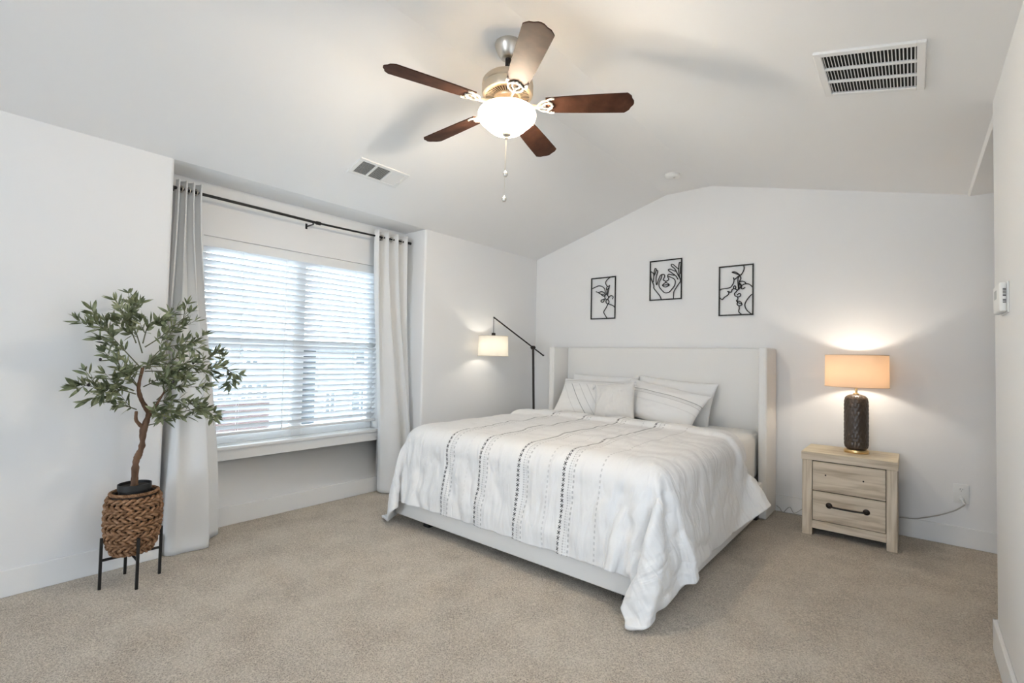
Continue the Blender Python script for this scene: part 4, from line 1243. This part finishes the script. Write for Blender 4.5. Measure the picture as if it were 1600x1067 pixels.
for dx, z1 in ((0, 2.238), (-.006, 2.105)):
    bm = bmesh.new(); tube(bm, [(FX+dx, FY, 2.424), (FX+dx-.002, FY, z1)], .0011, 5)
    ch = build('pull_chain', bm, M['nickel'], fan)
    bm = bmesh.new(); lathe(bm, [(0, -.015), (.008, -.013), (.0135, -.004), (.0135, .004), (.006, .012), (.003, .020), (0, .021)], (FX+dx-.002, FY, z1), 16); build('pull_knob', bm, M['nickel'], ch)
for k in range(3):
    a_ = R(90 + 120*k)
    point('bowl_light', (FX + .055*math.cos(a_), FY + .055*math.sin(a_), 2.522), FAN_BULB/3, (.98, .97, .95), .022)

# ------------------------------------------------------------------ vents, detector, thermostat
def slope_frame(x, y, left):
    if left:
        ex = Vector((1, 0, (2.942-2.458)/1.625)).normalized(); z = 2.942 + (x+1.92)*(2.942-2.458)/1.625
    else:
        k = (2.942-2.500)/1.782
        ex = Vector((1, 0, -k)).normalized(); z = 2.942 - (x+1.482)*k
    ey = Vector((0, 1, 0)); ez = ex.cross(ey)
    return Matrix((ex, ey, ez)).transposed(), Vector((x, y, z))


def on_slope(bm, fr):
    Rm, o = fr
    for v in bm.verts: v.co = Rm @ v.co + o
    return bm


fr = slope_frame(-.148, 2.690, False)
rg = thing('return_air_grille', fr[1], 'large white return air grille with dark slots in the sloped ceiling', 'vent')
W2, H2, bw = .200, .218, .030
bm = bmesh.new()
for a, b in (((-W2, -H2), (-W2+bw, H2)), ((W2-bw, -H2), (W2, H2)), ((-W2+bw, -H2), (W2-bw, -H2+bw)), ((-W2+bw, H2-bw), (W2-bw, H2))):
    box(bm, (*a, -.012), (*b, 0.001), .002, 1)
build('frame', on_slope(bm, fr), M['white_metal'], rg)
bm = bmesh.new(); box(bm, (-W2+bw, -H2+bw, -.0015), (W2-bw, H2-bw, 0.0005)); build('filter', on_slope(bm, fr), M['dark'], rg, smooth=False)
bm = bmesh.new()
ih = H2-bw
for j in (-1, 1): box(bm, (-W2+bw, j*ih/3-.009, -.0115), (W2-bw, j*ih/3+.009, -.003), .001, 1)
for j in range(3):
    y0 = -ih + j*2*ih/3
    for i in range(26):
        x = -W2+bw + (2*(W2-bw))*(i+.5)/26
        box(bm, (x-.0046, y0, -.0065), (x+.0046, y0+2*ih/3, -.0057), rot=Matrix.Rotation(R(48), 3, 'Y'), piv=(x, 0, -.006))
build('louvers', on_slope(bm, fr), M['white_metal'], rg, smooth=False)

fr = slope_frame(-3.040, 2.070, True)
sv = thing('supply_vent', fr[1], 'small white three panel supply vent in the ceiling near the window', 'vent')
W2, H2 = .098, .210
bm = bmesh.new()
bx = [(-W2, -H2, -W2+.026, H2), (W2-.026, -H2, W2, H2), (-W2+.026, -H2, W2-.026, -H2+.032), (-W2+.026, H2-.032, W2-.026, H2), (-W2+.026, -.071, W2-.026, -.055), (-W2+.026, .055, W2-.026, .071)]
for x0, y0, x1, y1 in bx: box(bm, (x0, y0, -.010), (x1, y1, .001), .0015, 1)
build('frame', on_slope(bm, fr), M['white_metal'], sv)
bm = bmesh.new(); box(bm, (-W2+.026, -H2+.032, -.0012), (W2-.026, .071, .0005)); build('duct_opening', on_slope(bm, fr), mat('grey_duct', (.16, .16, .15), .8), sv, smooth=False)
bm = bmesh.new()
for (y0, y1, n_, ang) in ((-.178, -.071, 12, 40), (-.055, .055, 12, 0), (.071, .178, 12, -40)):
    if ang == 0:
        for i in range(14):
            x = -W2+.026 + (2*(W2-.026))*(i+.5)/14
            box(bm, (x-.004, y0, -.0060), (x+.004, y1, -.0052), rot=Matrix.Rotation(R(35), 3, 'Y'), piv=(x, 0, -.005))
    else:
        for i in range(n_):
            y = y0 + (y1-y0)*(i+.5)/n_
            box(bm, (-W2+.026, y-.0046, -.0060), (W2-.026, y+.0046, -.0052), rot=Matrix.Rotation(R(ang), 3, 'X'), piv=(0, y, -.005))
build('louvers', on_slope(bm, fr), M['white_metal'], sv, smooth=False)
bm = bmesh.new(); box(bm, (-.02, .181, -.020), (.02, .186, -.010), .001, 1); build('damper_lever', on_slope(bm, fr), M['white_metal'], sv)

sd = thing('smoke_detector', (-1.668, 4.213, CZ), 'round white smoke detector on the flat strip of ceiling', 'smoke detector')
bm = bmesh.new(); lathe(bm, [(0, CZ), (.068, CZ), (.068, CZ-.012), (.060, CZ-.024), (.040, CZ-.034), (0, CZ-.036)], (-1.668, 4.213, 0), 40); build('housing', bm, M['white_plastic'], sd)
bm = bmesh.new(); lathe(bm, [(0, CZ-.034), (.010, CZ-.036), (.009, CZ-.040), (0, CZ-.0405)], (-1.645, 4.195, 0), 16); build('test_button', bm, M['nickel'], sd)

th_ = thing('thermostat', (RX, 2.735, 1.545), 'white thermostat on the end of the right wall', 'thermostat')
bm = bmesh.new(); box(bm, (RX-.006, 2.652, 1.484), (RX, 2.842, 1.606), .003, 2); build('back_plate', bm, M['white_plastic'], th_)
bm = bmesh.new(); box(bm, (RX-.028, 2.657, 1.488), (RX-.006, 2.837, 1.602), .007, 3); tb = build('housing', bm, M['white_plastic'], th_)
bm = bmesh.new(); box(bm, (RX-.0286, 2.735, 1.545), (RX-.0278, 2.80, 1.580)); build('display', bm, mat('grey_display', (.35, .37, .35), .3), tb, smooth=False)
bm = bmesh.new()
for k in range(6): box(bm, (RX-.018, 2.6562, 1.548+k*.0055), (RX-.009, 2.6575, 1.551+k*.0055))
for k in range(3): box(bm, (RX-.018, 2.6562, 1.522+k*.0055), (RX-.009, 2.6575, 1.525+k*.0055))
build('side_vents', bm, M['dark'], tb, smooth=False)
